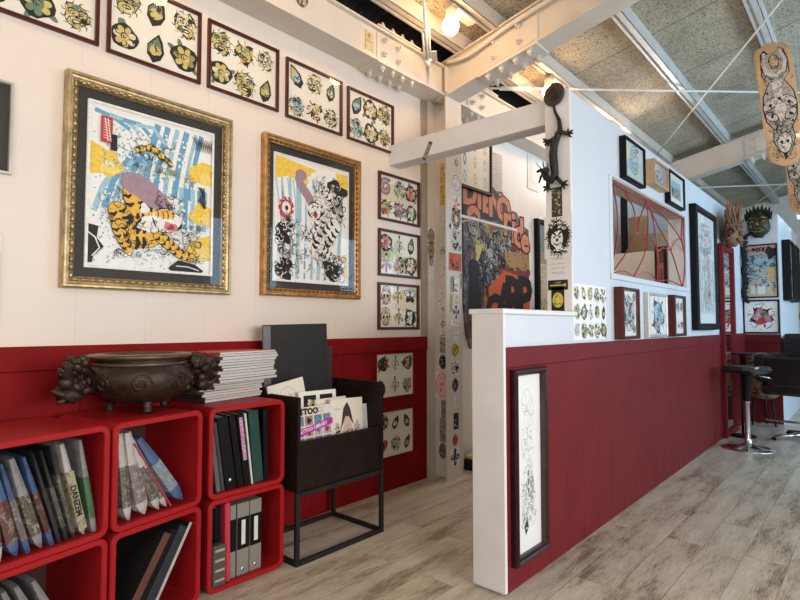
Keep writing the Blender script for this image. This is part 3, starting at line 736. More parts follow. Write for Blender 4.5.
# ---- gold frames with tigers
GP = [(0, .001), (0, .040), (.006, .046), (.014, .046), (.018, .038), (.026, .036), (.034, .030), (.044, .026), (.050, .020), (.050, .001)]
def beads(w, h, mat, d=.036, dep=.033):
    mb = MB(); r = random.Random(5)
    def run(a, b):
        a = Vector(a); b = Vector(b); L = (b-a).length; n = int(L/.034); u = (b-a).normalized()
        for i in range(n):
            c = a+u*(i+.5)*L/n
            mb.tube([c-u*.014, c-u*.006, c+u*.006, c+u*.014], [.002, .007, .007, .002], 6)
    run((-w/2+d, -dep, d), (w/2-d, -dep, d)); run((-w/2+d, -dep, h-d), (w/2-d, -dep, h-d))
    run((-w/2+d, -dep, d), (-w/2+d, -dep, h-d)); run((w/2-d, -dep, d), (w/2-d, -dep, h-d))
    return mb.build('beading', mat)
TO = (.80, .46, .07); TY = (.86, .58, .08); BW = (.14, .36, .56)
def splash(A, n, cx, cz, sx, sz, col, rnd, r0=.002, r1=.006):
    for _ in range(n): A.blob(cx+rnd.gauss(0, sx), cz+rnd.gauss(0, sz), rnd.uniform(r0, r1), rnd.uniform(r0, r1), col, rnd, .3, 7)
def tigerlimb(A, pts, ws, fill, seed, stripes=True, out=.006):
    # outline then fill as variable-width strips
    def strip(ext, c):
        n = len(pts); L = []; R = []
        for i, p in enumerate(pts):
            a = pts[max(0, i-1)]; b = pts[min(n-1, i+1)]; dx, dz = b[0]-a[0], b[1]-a[1]; l = sqrt(dx*dx+dz*dz); w = ws[i]/2+ext
            L.append((p[0]-dz/l*w, p[1]+dx/l*w)); R.append((p[0]+dz/l*w, p[1]-dx/l*w))
        A.face(L+R, [(i, n+i, n+i+1, i+1) for i in range(n-1)], c)
        A.ell(*pts[0], ws[0]/2+ext, ws[0]/2+ext, 0, c, 12); A.ell(*pts[-1], ws[-1]/2+ext, ws[-1]/2+ext, 0, c, 12)
    strip(out*.4, K); strip(0, fill)
    rnd = random.Random(seed)
    if stripes:
        n = len(pts)
        for i in range(n-1):
            for h in (0, .5):
                p = [pts[i][j]*(1-h)+pts[i+1][j]*h for j in (0, 1)]; w = ws[i]*(1-h)+ws[i+1]*h
                dx, dz = pts[i+1][0]-pts[i][0], pts[i+1][1]-pts[i][1]; l = sqrt(dx*dx+dz*dz); ux, uz = dx/l, dz/l; nx_, nz_ = -uz, ux
                for s_ in (-1, 1):
                    q = rnd.uniform(.2, .45)
                    A.stroke([(p[0]+nx_*w*.5*s_, p[1]+nz_*w*.5*s_), (p[0]+nx_*w*.28*s_+ux*.012, p[1]+nz_*w*.28*s_+uz*.012), (p[0]+nx_*w*(.5-q)*s_*.4+ux*.004, p[1]+nz_*w*(.5-q)*s_*.4+uz*.004)], w*.14+.006, K, True)
def tiger_art(w, h):
    A = Art(w, h); rnd = random.Random(77); X = lambda u: (u-.5)*w; Z = lambda v: (1-v)*h
    def P(*uv): return [(X(u), Z(v)) for u, v in uv]
    b = .012  # white border
    # waterfall bands
    for u0, u1, c in ((.42, .47, BW), (.50, .545, BW), (.58, .62, LBL), (.66, .71, BW), (.74, .77, LBL), (.79, .83, BW)):
        A.stroke(P((u0+.1, .04), (u0+.05, .22), (u0+.02, .36), (u0, .50)), (u1-u0)*w, c)
    for u0, c in ((.76, BW), (.82, LBL), (.88, BW), (.93, LBL), (.72, LBL)): A.stroke(P((u0, .42), (u0, .55), (u0-.005, .70)), .024, c)
    for k in range(5): A.stroke(P((.06+.07*k, .66-.03*k), (.12+.07*k, .50-.04*k), (.24+.06*k, .34-.04*k)), .026, BW if k % 2 else LBL)
    for k in range(4): A.stroke(P((.05+.1*k, .05+.01*k), (.18+.1*k, .07), (.3+.1*k, .12+.02*k)), .02, LBL if k % 2 else BW)
    # gold clouds
    for pts in ([(.02, .24), (.12, .27), (.27, .36), (.24, .41), (.10, .43), (.02, .44)], [(.80, .26), (.98, .22), (.98, .38), (.86, .36)],
                [(.83, .55), (.98, .53), (.98, .66), (.88, .61)], [(.80, .78), (.98, .72), (.98, .90), (.90, .88), (.86, .82)]):
        A.poly(P(*pts), TY)
        cu = sum(p[0] for p in pts)/len(pts); cv = sum(p[1] for p in pts)/len(pts); A.blob(X(cu), Z(cv), .075, .055, TY, rnd, .25, 20); A.blob(X(cu)+.02, Z(cv)-.02, .04, .03, (.88, .66, .2), rnd, .3)
    # white spray
    for _ in range(150): A.blob(X(rnd.uniform(.1, .8)), Z(rnd.choice([rnd.uniform(.1, .4), rnd.uniform(.5, .95)])), .004+.007*rnd.random(), .004+.007*rnd.random(), WHT, rnd, .3, 8)
    splash(A, 60, X(.18), Z(.62), w*.08, h*.10, BW, rnd); splash(A, 60, X(.35), Z(.22), w*.1, h*.07, BW, rnd); splash(A, 50, X(.5), Z(.88), w*.2, h*.04, LBL, rnd)
    splash(A, 160, X(.35), Z(.30), w*.16, h*.10, BW, rnd, .002, .005); splash(A, 200, X(.5), Z(.80), w*.24, h*.12, BW, rnd, .002, .006); splash(A, 90, X(.6), Z(.6), w*.2, h*.2, K, rnd, .001, .003); splash(A, 120, X(.4), Z(.75), w*.25, h*.15, WHT, rnd, .003, .008)
    # body: back / haunch / foreleg
    tigerlimb(A, P((.36, .24), (.46, .20), (.56, .25), (.62, .28)), [.02, .028, .026, .016], TY, 3)
    tigerlimb(A, P((.33, .52), (.37, .62), (.44, .64), (.5, .62)), [.09, .10, .09, .07], TO, 4)
    tigerlimb(A, P((.22, .64), (.27, .72), (.36, .78), (.46, .78)), [.08, .12, .13, .10], TO, 5)
    tigerlimb(A, P((.24, .74), (.27, .82), (.31, .88)), [.07, .05, .035], TO, 6)
    tigerlimb(A, P((.54, .76), (.63, .82), (.72, .87), (.82, .89)), [.06, .05, .045, .04], TO, 7)
    A.blob(X(.46), Z(.70), .05, .04, WHT, rnd, .25); A.blob(X(.42), Z(.60), .02, .03, WHT, rnd, .3)
    # mauve cape of cloud
    A.poly(P((.24, .46), (.25, .41), (.30, .385), (.38, .39), (.48, .43), (.58, .50), (.645, .565), (.64, .59), (.52, .60), (.45, .585), (.36, .535), (.28, .51)), MAU)
    # head
    A.blob(X(.60), Z(.66), .075, .06, K, rnd, .12); A.blob(X(.60), Z(.66), .071, .056, WHT, rnd, .12)
    A.blob(X(.58), Z(.62), .05, .022, TO, rnd, .2)
    for u in (.52, .56, .60, .64): A.stroke(P((u, .60), (u+.01, .625), (u+.005, .65)), .006, K, True)
    A.blob(X(.63), Z(.70), .035, .024, PNK, rnd, .2); A.blob(X(.635), Z(.70), .018, .012, REDI, rnd, .2)
    for u, v in ((.57, .645), (.65, .625)): A.ell(X(u), Z(v), .010, .007, 0, TY, 8); A.ell(X(u), Z(v), .004, .005, 0, K, 8)
    for k in range(6): A.stroke(P((.60+.02*k, .735), (.605+.02*k, .72)), .004, WHT)
    # paws
    for u, v in ((.30, .90), (.86, .90)):
        for k in range(4): A.ell(X(u-.04+.027*k), Z(v+.01*(k % 2)), .010, .008, 0, K, 8); A.ell(X(u-.04+.027*k), Z(v+.01*(k % 2)), .008, .006, 0, WHT, 8)
    # rocks
    A.poly(P((.01, .74), (.09, .75), (.08, .82), (.13, .87), (.06, .93), (.05, .97), (.01, .97)), K)
    A.poly(P((.62, .965), (.70, .91), (.84, .93), (.92, .97), (.90, .985), (.64, .985)), K)
    A.stroke(P((.02, .79), (.07, .82), (.10, .88), (.05, .93)), .006, WHT); A.stroke(P((.68, .95), (.78, .95), (.88, .97)), .005, WHT)
    # ink squiggles
    for k in range(7): A.stroke(P((.86+.01*k, .40), (.90+.012*(k % 3), .44), (.87+.01*k, .49), (.92+.01*(k % 2), .54)), .004, K)
    for k in range(10): A.stroke(P((.80+.02*k, .06), (.84+.015*k, .10), (.83+.02*k, .15)), .005, K, True)
    A.scrib(X(.45), Z(.25), w*.18, h*.10, 60, .0028, K, rnd); A.scrib(X(.55), Z(.80), w*.32, h*.12, 120, .0028, K, rnd); A.scrib(X(.2), Z(.62), w*.1, h*.12, 30, .0026, K, rnd); A.scrib(X(.84), Z(.7), w*.1, h*.1, 30, .0026, K, rnd)
    A.scrib(X(.62), Z(.55), w*.12, h*.06, 40, .003, K, rnd); A.scrib(X(.62), Z(.36), w*.2, h*.03, 30, .006, OLV, rnd)
    # red seal and black block
    A.rect(X(.09), Z(.24), X(.17), Z(.08), REDI); A.rect(X(.16), Z(.28), X(.205), Z(.18), K)
    for k in range(8): A.stroke(P((.105, .10+.016*k), (.155, .104+.016*k)), .0025, WHT)
    A.stroke(P((.115, .09), (.14, .23)), .003, WHT); A.stroke(P((.135, .09), (.16, .23)), .003, WHT)
    for x0, z0, x1, z1 in ((-w/2, 0, w/2, b), (-w/2, h-b, w/2, h), (-w/2, 0, -w/2+b, h), (w/2-b, 0, w/2, h)): A.rect(x0, z0, x1, z1, WHT)
    return A
def white_tiger_art(w, h):
    A = Art(w, h); rnd = random.Random(78); X = lambda u: (u-.5)*w; Z = lambda v: (1-v)*h
    def P(*uv): return [(X(u), Z(v)) for u, v in uv]
    for k in range(9): A.stroke(P((.10+.10*k, .14), (.12+.095*k, .5), (.12+.09*k, .97)), .012+.008*(k % 3), LBL if k % 3 else BW)
    for k in range(6): A.stroke(P((.03+.07*k, .18), (.06+.07*k, .34), (.10+.06*k, .52)), .010, LBL)
    A.poly(P((.02, .02), (.55, .06), (.42, .12), (.20, .16), (.02, .20)), TY); A.poly(P((.80, .04), (.98, .03), (.98, .22), (.88, .17)), TY); A.poly(P((.86, .76), (.98, .72), (.98, .95), (.90, .90)), TY); A.blob(X(.3), Z(.12), .10, .05, TY, rnd, .3, 20); A.blob(X(.92), Z(.14), .05, .07, TY, rnd, .3, 20)
    splash(A, 90, X(.45), Z(.75), w*.2, h*.15, WHT, rnd, .005, .014)
    A.blob(X(.64), Z(.42), .15, .17, WHT, rnd, .2, 22); A.blob(X(.62), Z(.72), .10, .08, WHT, rnd, .2)
    # rocks
    for cx, cz, a, b_ in ((.10, .62, .07, .06), (.12, .90, .07, .06), (.82, .20, .08, .07), (.78, .88, .08, .06), (.16, .55, .05, .04)):
        A.blob(X(cx), Z(cz), a, b_, K, rnd, .35, 20); A.scrib(X(cx), Z(cz), a*.8, b_*.8, 16, .006, WHT, rnd)
    # tail / cape
    A.stroke(P((.33, .12), (.31, .17), (.34, .22), (.42, .28), (.49, .36)), .062, MAU); A.ell(X(.34), Z(.13), .042, .034, 0, MAU)
    # tiger
    tigerlimb(A, P((.62, .20), (.76, .26), (.84, .38), (.80, .50)), [.05, .09, .10, .08], WHT, 31)
    tigerlimb(A, P((.80, .50), (.70, .58), (.60, .66), (.56, .74)), [.10, .13, .13, .10], WHT, 32)
    tigerlimb(A, P((.56, .36), (.60, .46), (.56, .56), (.44, .62), (.36, .56)), [.08, .09, .07, .05, .03], WHT, 33)
    tigerlimb(A, P((.62, .72), (.72, .76), (.84, .80), (.92, .82)), [.08, .06, .05, .035], WHT, 34)
    A.blob(X(.52), Z(.40), .055, .055, K, rnd, .12); A.blob(X(.52), Z(.40), .050, .050, WHT, rnd, .12)
    A.blob(X(.53), Z(.43), .014, .024, REDI, rnd, .2); A.ell(X(.49), Z(.37), .007, .007, 0, K, 8); A.ell(X(.56), Z(.365), .007, .007, 0, K, 8)
    for k in range(7): A.arc(X(.72), Z(.36), .03+.014*k, -.8, 1.4, .007, K, 8)
    # flaming pearl
    for k in range(9):
        t = 2*pi*k/9; cx, cz = X(.155), Z(.42); A.stroke([(cx+.035*cos(t), cz+.04*sin(t)), (cx+.05*cos(t+.3), cz+.056*sin(t+.3)), (cx+.052*cos(t+.6), cz+.068*sin(t+.6))], .016, REDI, True)
    A.ring(X(.155), Z(.42), .038, .012, REDI, 18, .044); A.ell(X(.155), Z(.42), .032, .038, 0, WHT); A.ell(X(.16), Z(.42), .012, .015, 0, K); A.ell(X(.155), Z(.46), .014, .010, 0, LBL)
    A.scrib(X(.72), Z(.3), w*.22, h*.2, 110, .004, K, rnd); A.scrib(X(.42), Z(.7), w*.3, h*.2, 150, .003, K, rnd); A.scrib(X(.8), Z(.85), w*.15, h*.1, 60, .005, K, rnd); A.scrib(X(.15), Z(.8), w*.12, h*.15, 60, .005, K, rnd)
    b = .010
    for x0, z0, x1, z1 in ((-w/2, 0, w/2, b), (-w/2, h-b, w/2, h), (-w/2, 0, -w/2+b, h), (w/2-b, 0, w/2, h)): A.rect(x0, z0, x1, z1, WHT)
    return A
t = wall_pic('large gold framed print of an orange tiger under a waterfall', .762, 1.553, 1.309, 2.245, .050, .046, GOLD,
         lambda w, h: tiger_art(.605, .748), name='framed_tiger_print', border=.001, matmat=MATB, prof=GP, paper=PAPERW, rim=lambda w, h: beads(w, h, GOLD))
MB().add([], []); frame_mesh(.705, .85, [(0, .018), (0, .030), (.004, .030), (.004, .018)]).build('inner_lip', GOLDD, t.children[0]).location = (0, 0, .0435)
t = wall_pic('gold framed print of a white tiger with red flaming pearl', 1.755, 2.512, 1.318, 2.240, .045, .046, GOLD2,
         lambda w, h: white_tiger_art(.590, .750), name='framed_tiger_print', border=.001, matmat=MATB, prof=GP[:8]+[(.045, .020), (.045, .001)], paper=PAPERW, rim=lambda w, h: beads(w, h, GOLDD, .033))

# left edge items
wall_pic('dark picture in pale frame cut by the left photo edge, upper', .25, .582, 1.75, 2.125, .012, .02, GREYM, lambda w, h: Art(w, h), paper=MATB, name='framed_dark_picture')
wall_pic('pale grey framed panel cut by the left photo edge, lower', .25, .555, 1.15, 1.51, .012, .02, GREYM, lambda w, h: Art(w, h), paper=M('pale_blue', (.5, .56, .62), .4), name='framed_pale_panel')

# ================================================================== HALL WALL (behind the column)
gb = thing('graffiti_board', 'tall cut-out graffiti board with salmon letters on the hall wall', 'graffiti board', (4.33, YL, 1.07))
w, h = 1.10, 1.22
prof = [(-.56, .0), (-.50, -.12), (-.44, -.10), (-.40, .0), (.53, .14), (.53, 1.02), (.38, 1.06), (.30, 1.16), (.16, 1.16), (.10, 1.18), (-.05, 1.28), (-.25, 1.33), (-.45, 1.33), (-.60, 1.30), (-.60, .3)]
MB().prism([(a, b) for a, b in prof], -.018, -.001).build('board', pattern('graffiti_ground', [(.02, .02, .025), (.12, .05, .04), (.05, .06, .07), (.20, .14, .08), (.30, .30, .28), (.10, .02, .015)], 9, .5, 6), gb)
class Free(Art):
    def clampp(s, p): return p
A = Free(1.2, 1.5); SAL = (.66, .22, .12)
rnd = random.Random(42)
for _ in range(40): A.blob(rnd.uniform(-.5, .45), rnd.uniform(.1, 1.0), rnd.uniform(.03, .08), rnd.uniform(.03, .08), rnd.choice([K, (.20, .05, .03), (.16, .20, .20), (.34, .24, .10), (.10, .12, .14), (.30, .30, .32), (.35, .10, .05)]), rnd, .3)
A.scrib(-.05, .72, .4, .22, 120, .014, (.42, .42, .38), rnd, .05); A.scrib(-.1, .6, .45, .3, 110, .014, K, rnd, .05)
A.poly([(-.45, .52), (-.30, .78), (-.42, .80)], YEL)
for k in range(4): A.poly([(-.5+.04*k, .85), (-.28+.02*k, .74-.02*k), (-.46+.05*k, .80)], YEL if k % 2 else (.4, .25, .05))
A.ell(.25, .82, .05, .045, 0, (.20, .03, .02)); A.ell(.40, .80, .035, .035, 0, K); A.poly([(.05, .75), (.53, .80), (.53, .60), (.1, .62)], (.36, .20, .08)); A.scrib(.3, .7, .22, .1, 30, .012, (.10, .08, .07), rnd)
for k in range(6): A.blob(.0+.1*k, .56+.03*(k % 2), .05, .04, (.22, .04, .03), rnd, .25)
# top lettering
A.poly([(-.6, 1.02), (-.6, 1.33), (-.2, 1.35), (.05, 1.24), (.08, 1.08), (-.1, 1.02)], K)
x = -.50
for ch, z, s_ in (('D', 1.21, .26), ('I', 1.20, .26), ('E', 1.19, .28), ('N', 1.17, .28), ('O', 1.15, .28)):
    A.text(ch, x, z, s_*1.12, K, bold=.028); A.text(ch, x, z, s_*1.12, SAL, bold=.014); x += .14 if ch != 'I' else .13
A.ell(-.45, 1.02, .12, .10, 0, K); A.ell(-.45, 1.02, .105, .085, 0, SAL); A.ell(-.44, .99, .06, .05, 0, (.05, .06, .06)); A.ring(-.45, .93, .07, .02, (.4, .38, .33)); A.ring(-.45, .93, .035, .014, (.4, .38, .33))
for ch, x, z, s_ in (('r', .13, 1.02, .42), ('i', .23, 1.0, .42), ('d', .32, .97, .40), ('e', .45, .88, .34)):
    A.text(ch, x, z, s_, K, bold=.03); A.text(ch, x, z, s_, SAL, bold=.012)
# bottom lettering
A.poly([(-.30, .14), (-.22, .42), (.05, .58), (.53, .52), (.53, .14)], (.58, .10, .035))
for ch, x, z, s_ in (('C', -.14, .22, .34), ('A', .06, .28, .48), ('R', .25, .33, .55), ('P', .44, .34, .55)): A.text(ch, x, z, s_, K, bold=.026)
for k in range(5): A.poly([(-.5+.06*k, -.0), (-.47+.06*k, .5), (-.45+.06*k, .1)], (.45, .10, .04) if k % 2 else K)
A.poly([(-.53, .2), (-.36, .2), (-.38, .62), (-.46, .66), (-.52, .6)], K); A.ell(-.44, .68, .03, .04, 0, (.30, .08, .05))
o = A.build('lettering', gb, M('board_dark', (.03, .03, .03), .5)); o.location = (0, -.0185, 0)
# drop the paper slab: keep only ink faces
me = o.data
import bmesh
bm = bmesh.new(); bm.from_mesh(me); bmesh.ops.delete(bm, geom=[f for f in bm.faces if f.material_index == 0], context='FACES'); bm.to_mesh(me); bm.free()

tag(MB().bbox((3.50, YL-.16, 0), (4.38, YL-.145, .022), .003).box((3.7, YL-.15, .004), (3.72, YL, .018)).box((4.30, YL-.15, .004), (4.32, YL, .018)).build('wall_rail', WR),
    'slim white rail fixed across the graffiti lettering', 'rail').location = (0, 0, PX(480, 221, 'Y', YL-.15).z-.01)
def skate_rows(w, h):
    A = Art(w, h); rnd = random.Random(3)
    for j in range(4):
        for i in range(4):
            x = -w/2+w*(i+.5)/4; z = h*(j+.5)/4; A.ell(x, z, w*.035, h*.095, 0, rnd.choice([LBL, (.6, .5, .35), BLU])); A.ell(x, z, w*.015, h*.05, 0, WHT); A.scrib(x, z, .02, .03, 3, .004, K, rnd)
    return A
wall_pic('black framed sheet of pale blue blades above the graffiti board', 3.48, 4.16, 2.30, 2.95, .03, .04, BLACK, skate_rows, y=YL-.0, glass=False, name='framed_print')
A = Art(.2, .42); rnd = random.Random(4); A.rect(-.1, 0, .1, .42, (.62, .56, .52))
for k in range(14): A.stroke([(-.08, .40-.028*k), (.08*rnd.uniform(.2, 1), .40-.028*k)], .006, GRY)
t = A.build('paper_notice', None, PAPERW); tag(t, 'grey printed notice on wall, right of the blade sheet', 'notice'); t.location = (4.29, YL-.0005, PX(487, 195, 'Y', YL).z)
o = MB().bbox((0, -.006, 0), (.24, 0, .62), .002).tube([(0, -.006, .62), (.24, -.006, .62)], .012, 8).bbox((.06, -.008, .08), (.20, -.006, .5), .001).build('paper_scroll', PAPER)
tag(o, 'blank cream paper scroll hanging on hall wall near the lizard', 'scroll'); o.location = (PX(533, 180, 'Y', YL).x-.12, YL-.001, PX(534, 191, 'Y', YL).z)
q = PX(535, 308, 'Y', YL)
def land(w, h):
    A = Art(w, h); rnd = random.Random(8); A.rect(-w/2, h*.72, w/2, h, (.20, .24, .27)); A.rect(-w/2, h*.60, w/2, h*.72, (.36, .28, .22)); A.rect(-w/2, .0, w/2, h*.12, (.14, .09, .07)); A.scrib(0, h*.36, w*.45, h*.22, 120, .012, (.42, .34, .22), rnd); A.scrib(0, h*.36, w*.45, h*.22, 60, .01, (.12, .09, .07), rnd); return A
wall_pic('tall black framed landscape picture on hall wall beside post', 5.0, 5.75, 1.12, 2.23, .05, .05, BLACK, land, name='framed_landscape', paper=M('landscape_paper', (.60, .52, .38), .6))
# low black case with bamboo mat
cs = thing('floor_case', 'low black case on the floor behind the column', 'case', (3.62, 2.30, 0))
MB().bbox((0, -.05, 0), (.9, .22, .085), .008).build('case_body', BLACKM, cs)
mt = tag(MB().bbox((0, 0, 0), (.88, .26, .03), .01).build('straw_mat', M('straw', (.58, .44, .20), .7, vary=.3, nscale=60, bumpy=.6)), 'folded straw mat on top of the low black case', 'mat'); mt.location = (3.63, 2.26, .0855); 
# hall items seen through the web opening
z0 = 1.98
o = tag(MB().bbox((7.50, 2.27, 1.0), (7.56, 2.50, 3.6), .004).build('wood_panel', M('tan_panel', (.50, .36, .22), .5)), 'tan wooden panel standing in the hall behind the web opening', 'panel'); 
o.location = (0, 0, -1.0)
o = tag(MB().bbox((7.2, 2.425, 0), (7.26, 2.50, 2.9), .004).build('dark_post', BLACKM), 'thin black upright in the hall left of tan panel', 'post')
p0 = PX(655, 250, 'X', 6.4); p1 = PX(668, 290, 'X', 6.4)
def small_red(w, h):
    A = Art(w, h); A.rect(-w*.32, h*.1, w*.32, h*.72, PNK); A.rect(-w*.22, h*.15, w*.22, h*.62, (.35, .08, .06)); A.scrib(0, h*.4, w*.2, h*.2, 20, .01, K, random.Random(5)); return A
picture('framed_dark_picture', 'dark framed picture with red centre seen through web opening', 'framed picture', (6.399, (p0.y+p1.y)/2, 1.40), -pi/2, abs(p0.y-p1.y), .62, .03, .03, PLUM, small_red(abs(p0.y-p1.y)-.06, .56), paper=M('brown_paper', (.18, .07, .05), .5))

# ================================================================== COLUMN STICKERS (parts of the column)
def sticker(parent, base, face, px, py, w, h, draw, label, rot=0, ground=None):
    "face 'Y': on a plane y=c, 'X': on a plane x=c"
    ax, c = face; p = PX(px, py, ax, c)
    if parent is colm: w *= 1.12 if face is FW else 1.18; h *= 1.22
    A = Art(w, h); draw(A, w, h, random.Random(int(px*7+py)))
    o = A.build('sticker', parent, ground or PAPERW, thick=.0004)
    loc = p-Vector(base); Rm = Matrix.Identity(4) if ax == 'Y' else Matrix.Rotation(-pi/2, 4, 'Z')
    o.matrix_local = Matrix.Translation(loc+Vector((0, -.0008, 0) if ax == 'Y' else (-.0008, 0, 0))) @ Rm @ Matrix.Rotation(rot, 4, 'Y') @ Matrix.Translation((0, 0, -h/2))
    o['label'] = label; return o
def s_round(bgc, fg, extra=None):
    def d(A, w, h, r):
        A.ell(0, h/2, w*.5, h*.5, 0, bgc, 22); A.scrib(0, h/2, w*.26, h*.26, 9, w*.06, fg, r); A.ring(0, h/2, w*.42, w*.03, fg, 20, h*.42)
        if extra: A.ell(0, h/2, w*.18, h*.18, 0, extra, 10)
    return d
def s_rect(bgc, fg, n=14, txt=None):
    def d(A, w, h, r):
        A.rect(-w/2, 0, w/2, h, bgc); A.scrib(0, h/2, w*.38, h*.42, n, min(w, h)*.07, fg, r)
        if txt: A.text(txt, 0, h/2, min(w, h)*.5, fg, rot=pi/2 if h > w*1.5 else 0, bold=.001)
    return d
def s_shape(c, kind):
    def d(A, w, h, r):
        if kind == 'cross':
            for t in (0, pi/2): A.ell(0, h/2, w*.5, h*.16, t, c, 12)
            for t in range(4): A.ell(w*.33*cos(t*pi/2), h/2+h*.33*sin(t*pi/2), w*.16, h*.16, 0, c, 10)
            A.scrib(0, h/2, w*.3, h*.3, 8, w*.05, WHT, r)
        elif kind == 'iron':
            for t in range(4):
                a = t*pi/2; A.poly([(0, h/2), (w*.5*cos(a-.5), h/2+h*.5*sin(a-.5)), (w*.5*cos(a+.5), h/2+h*.5*sin(a+.5))], c)
            A.scrib(0, h/2, w*.2, h*.3, 4, w*.06, WHT, r)
        elif kind == 'wreath':
            A.ring(0, h/2, w*.42, w*.08, c, 20, h*.42); A.scrib(0, h/2, w*.45, h*.45, 24, w*.03, c, r); A.rect(-w*.015, h*.2, w*.015, h*.8, c)
        elif kind == 'flower':
            for k in range(5): t = 2*pi*k/5; A.ell(w*.25*cos(t), h/2+h*.3*sin(t), w*.22, h*.12, t, c, 10)
            A.scrib(0, h/2, w*.3, h*.35, 12, w*.05, WHT, r)
        elif kind == 'lines':
            A.scrib(0, h/2, w*.4, h*.45, 20, w*.04, c, r)
    return d
base = (3.258, YL, 0)
FY = ('Y', YL-.190); FW = ('X', 3.352); FI = ('Y', YL-.0125)
INV = STEEL
for px, py, w, h, d, l in [
    (456, 163, .045, .055, s_round((.20, .22, .26), WHT), 'small grey round sticker near the column top'),
    (456, 183, .10, .12, s_shape(GRY, 'wreath'), 'thin grey wreath sticker'),
    (456, 204, .09, .10, s_shape(PNK, 'flower'), 'pink crossed flower sticker'),
    (456, 219, .10, .13, s_round((.10, .06, .05), CRM, CRM), 'dark round skull face sticker'),
    (450, 226, .022, .035, s_round(K, GRY), 'tiny black oval sticker'),
    (456, 240, .12, .14, s_rect((.58, .55, .48), K, 30), 'grey square sticker of an ornate dial'),
    (455, 262, .14, .11, s_rect((.55, .12, .06), K, 22), 'orange red rectangular monster sticker'),
    (452, 284, .04, .10, s_rect((.45, .38, .22), K, 14), 'olive strip sticker, left edge'),
    (456, 286, .07, .10, s_rect(WHT, K, 12), 'white sticker of black running figure'),
    (461, 281, .03, .10, s_rect((.40, .34, .22), K, 12), 'olive strip sticker, right edge'),
    (451, 303, .03, .11, s_rect((.45, .40, .22), K, 14), 'narrow olive strip below the runner'),
    (457, 300, .06, .06, s_round((.70, .66, .50), OLV), 'pale yellow doodle sticker'),
    (456, 312, .075, .09, s_shape((.12, .14, .13), 'iron'), 'black iron cross sticker'),
    (455, 323, .09, .035, s_rect(WHT, K, 10), 'long white lettered sticker'),
    (456, 338, .06, .08, s_round((.75, .78, .85), BLU), 'pale oval sticker with blue line art'),
    (455, 350, .08, .085, s_round((.50, .38, .05), K), 'mustard yellow oval sticker'),
    (455, 368, .08, .095, s_rect((.70, .70, .68), K, 20, 'DUMB'), 'black and white lettered sticker'),
    (455, 385, .07, .085, s_round(K, GRY), 'black oval sticker'),
    (456, 401, .06, .07, s_round((.78, .77, .77), (.20, .03, .06)), 'white round sticker with small dark red hand'),
    (456, 421, .055, .10, s_rect(K, WHT, 6), 'black rectangular sticker with white figure'),
    (455, 440, .06, .07, s_round((.42, .08, .09), K), 'dull red oval sticker'),
    (455, 457, .10, .11, s_shape((.05, .07, .09), 'cross'), 'dark four lobed cross sticker')]:
    sticker(colm, base, FY, px, py, w, h, d, l, ground=POST)
for px, py, w, h, d, l in [
    (443, 173, .05, .13, s_rect((.60, .44, .20), K, 10), 'tan strip sticker on the recessed web, top'),
    (443, 195, .05, .13, s_rect((.62, .44, .10), K, 10), 'yellow strip sticker with dark border'),
    (443, 224, .06, .22, s_rect((.62, .60, .56), GRY, 26), 'tall grey line drawing sticker'),
    (443, 251, .055, .05, s_rect((.55, .54, .5), K, 12), 'small dark lettered sticker on the web'),
    (443, 272, .06, .14, s_rect((.72, .66, .64), PNK, 18), 'pale sticker with pink script'),
    (443, 301, .065, .15, s_rect((.74, .73, .72), K, 18), 'white sticker with black mountain drawing'),
    (443, 328, .055, .11, s_rect((.72, .70, .68), K, 24), 'speckled black floral sticker'),
    (443, 345, .055, .10, s_rect((.35, .34, .33), K, 16), 'dark square sticker'),
    (443, 362, .07, .09, s_round(K, GRY), 'black and grey round sticker'),
    (442, 385, .11, .17, s_round((.75, .50, .50), REDI), 'large red and pink round sticker'),
    (444, 409, .045, .11, s_rect((.25, .25, .25), K, 14), 'dark grey strip sticker'),
    (443, 430, .055, .15, s_rect((.30, .28, .27), K, 22), 'brown patterned strip sticker'),
    (443, 451, .07, .10, s_round((.10, .10, .10), GRY), 'lowest black round sticker on the web')]:
    sticker(colm, base, FW, px, py, w, h, d, l, ground=POST)
for px, py, w, h, d, l in [(431, 236, .07, .10, s_round((.32, .26, .2), K), 'brown round crest sticker, upper'),
    (431, 250, .07, .10, s_round((.32, .26, .2), K), 'brown round crest sticker, lower'), (431, 261, .05, .06, s_round((.40, .36, .32), K), 'small brown crest sticker'),
    (431, 273, .05, .10, s_shape(GRY, 'lines'), 'grey vertical script sticker'), (431, 291, .035, .05, s_round((.7, .7, .72), GRY), 'small grey ring sticker')]:
    sticker(colm, base, FI, px, py, w, h, d, l, ground=POST)
# post stickers
pb = (XP, YP1, 0); PF = ('X', XP-.022)
def hannya(A, w, h, r):
    for k in range(60):
        t = 2*pi*k/60; q = r.uniform(.34, .47); A.arc(w*q*cos(t), h/2+h*q*sin(t), w*.055, t, t+4.4, w*.036, K, 6)
    A.blob(0, h*.5, w*.38, h*.38, K, r, .08, 20); A.blob(-w*.03, h*.44, w*.22, h*.22, (.75, .73, .72), r, .15, 16)
    for s_ in (-1, 1): A.stroke([(s_*w*.02-w*.03, h*.52), (s_*w*.12-w*.03, h*.60), (s_*w*.24-w*.03, h*.62)], w*.07, K, True); A.ell(s_*w*.10-w*.03, h*.50, w*.05, h*.02, 0, K, 8)
    A.ell(-w*.03, h*.43, w*.05, h*.04, 0, K, 8); A.stroke([(-w*.17, h*.36), (-w*.03, h*.31), (w*.12, h*.37)], w*.06, K, True); A.stroke([(-w*.12, h*.35), (w*.07, h*.35)], w*.02, WHT)
    A.scrib(0, h*.75, w*.25, h*.08, 16, w*.03, WHT, r); A.scrib(0, h*.25, w*.25, h*.08, 12, w*.03, WHT, r)
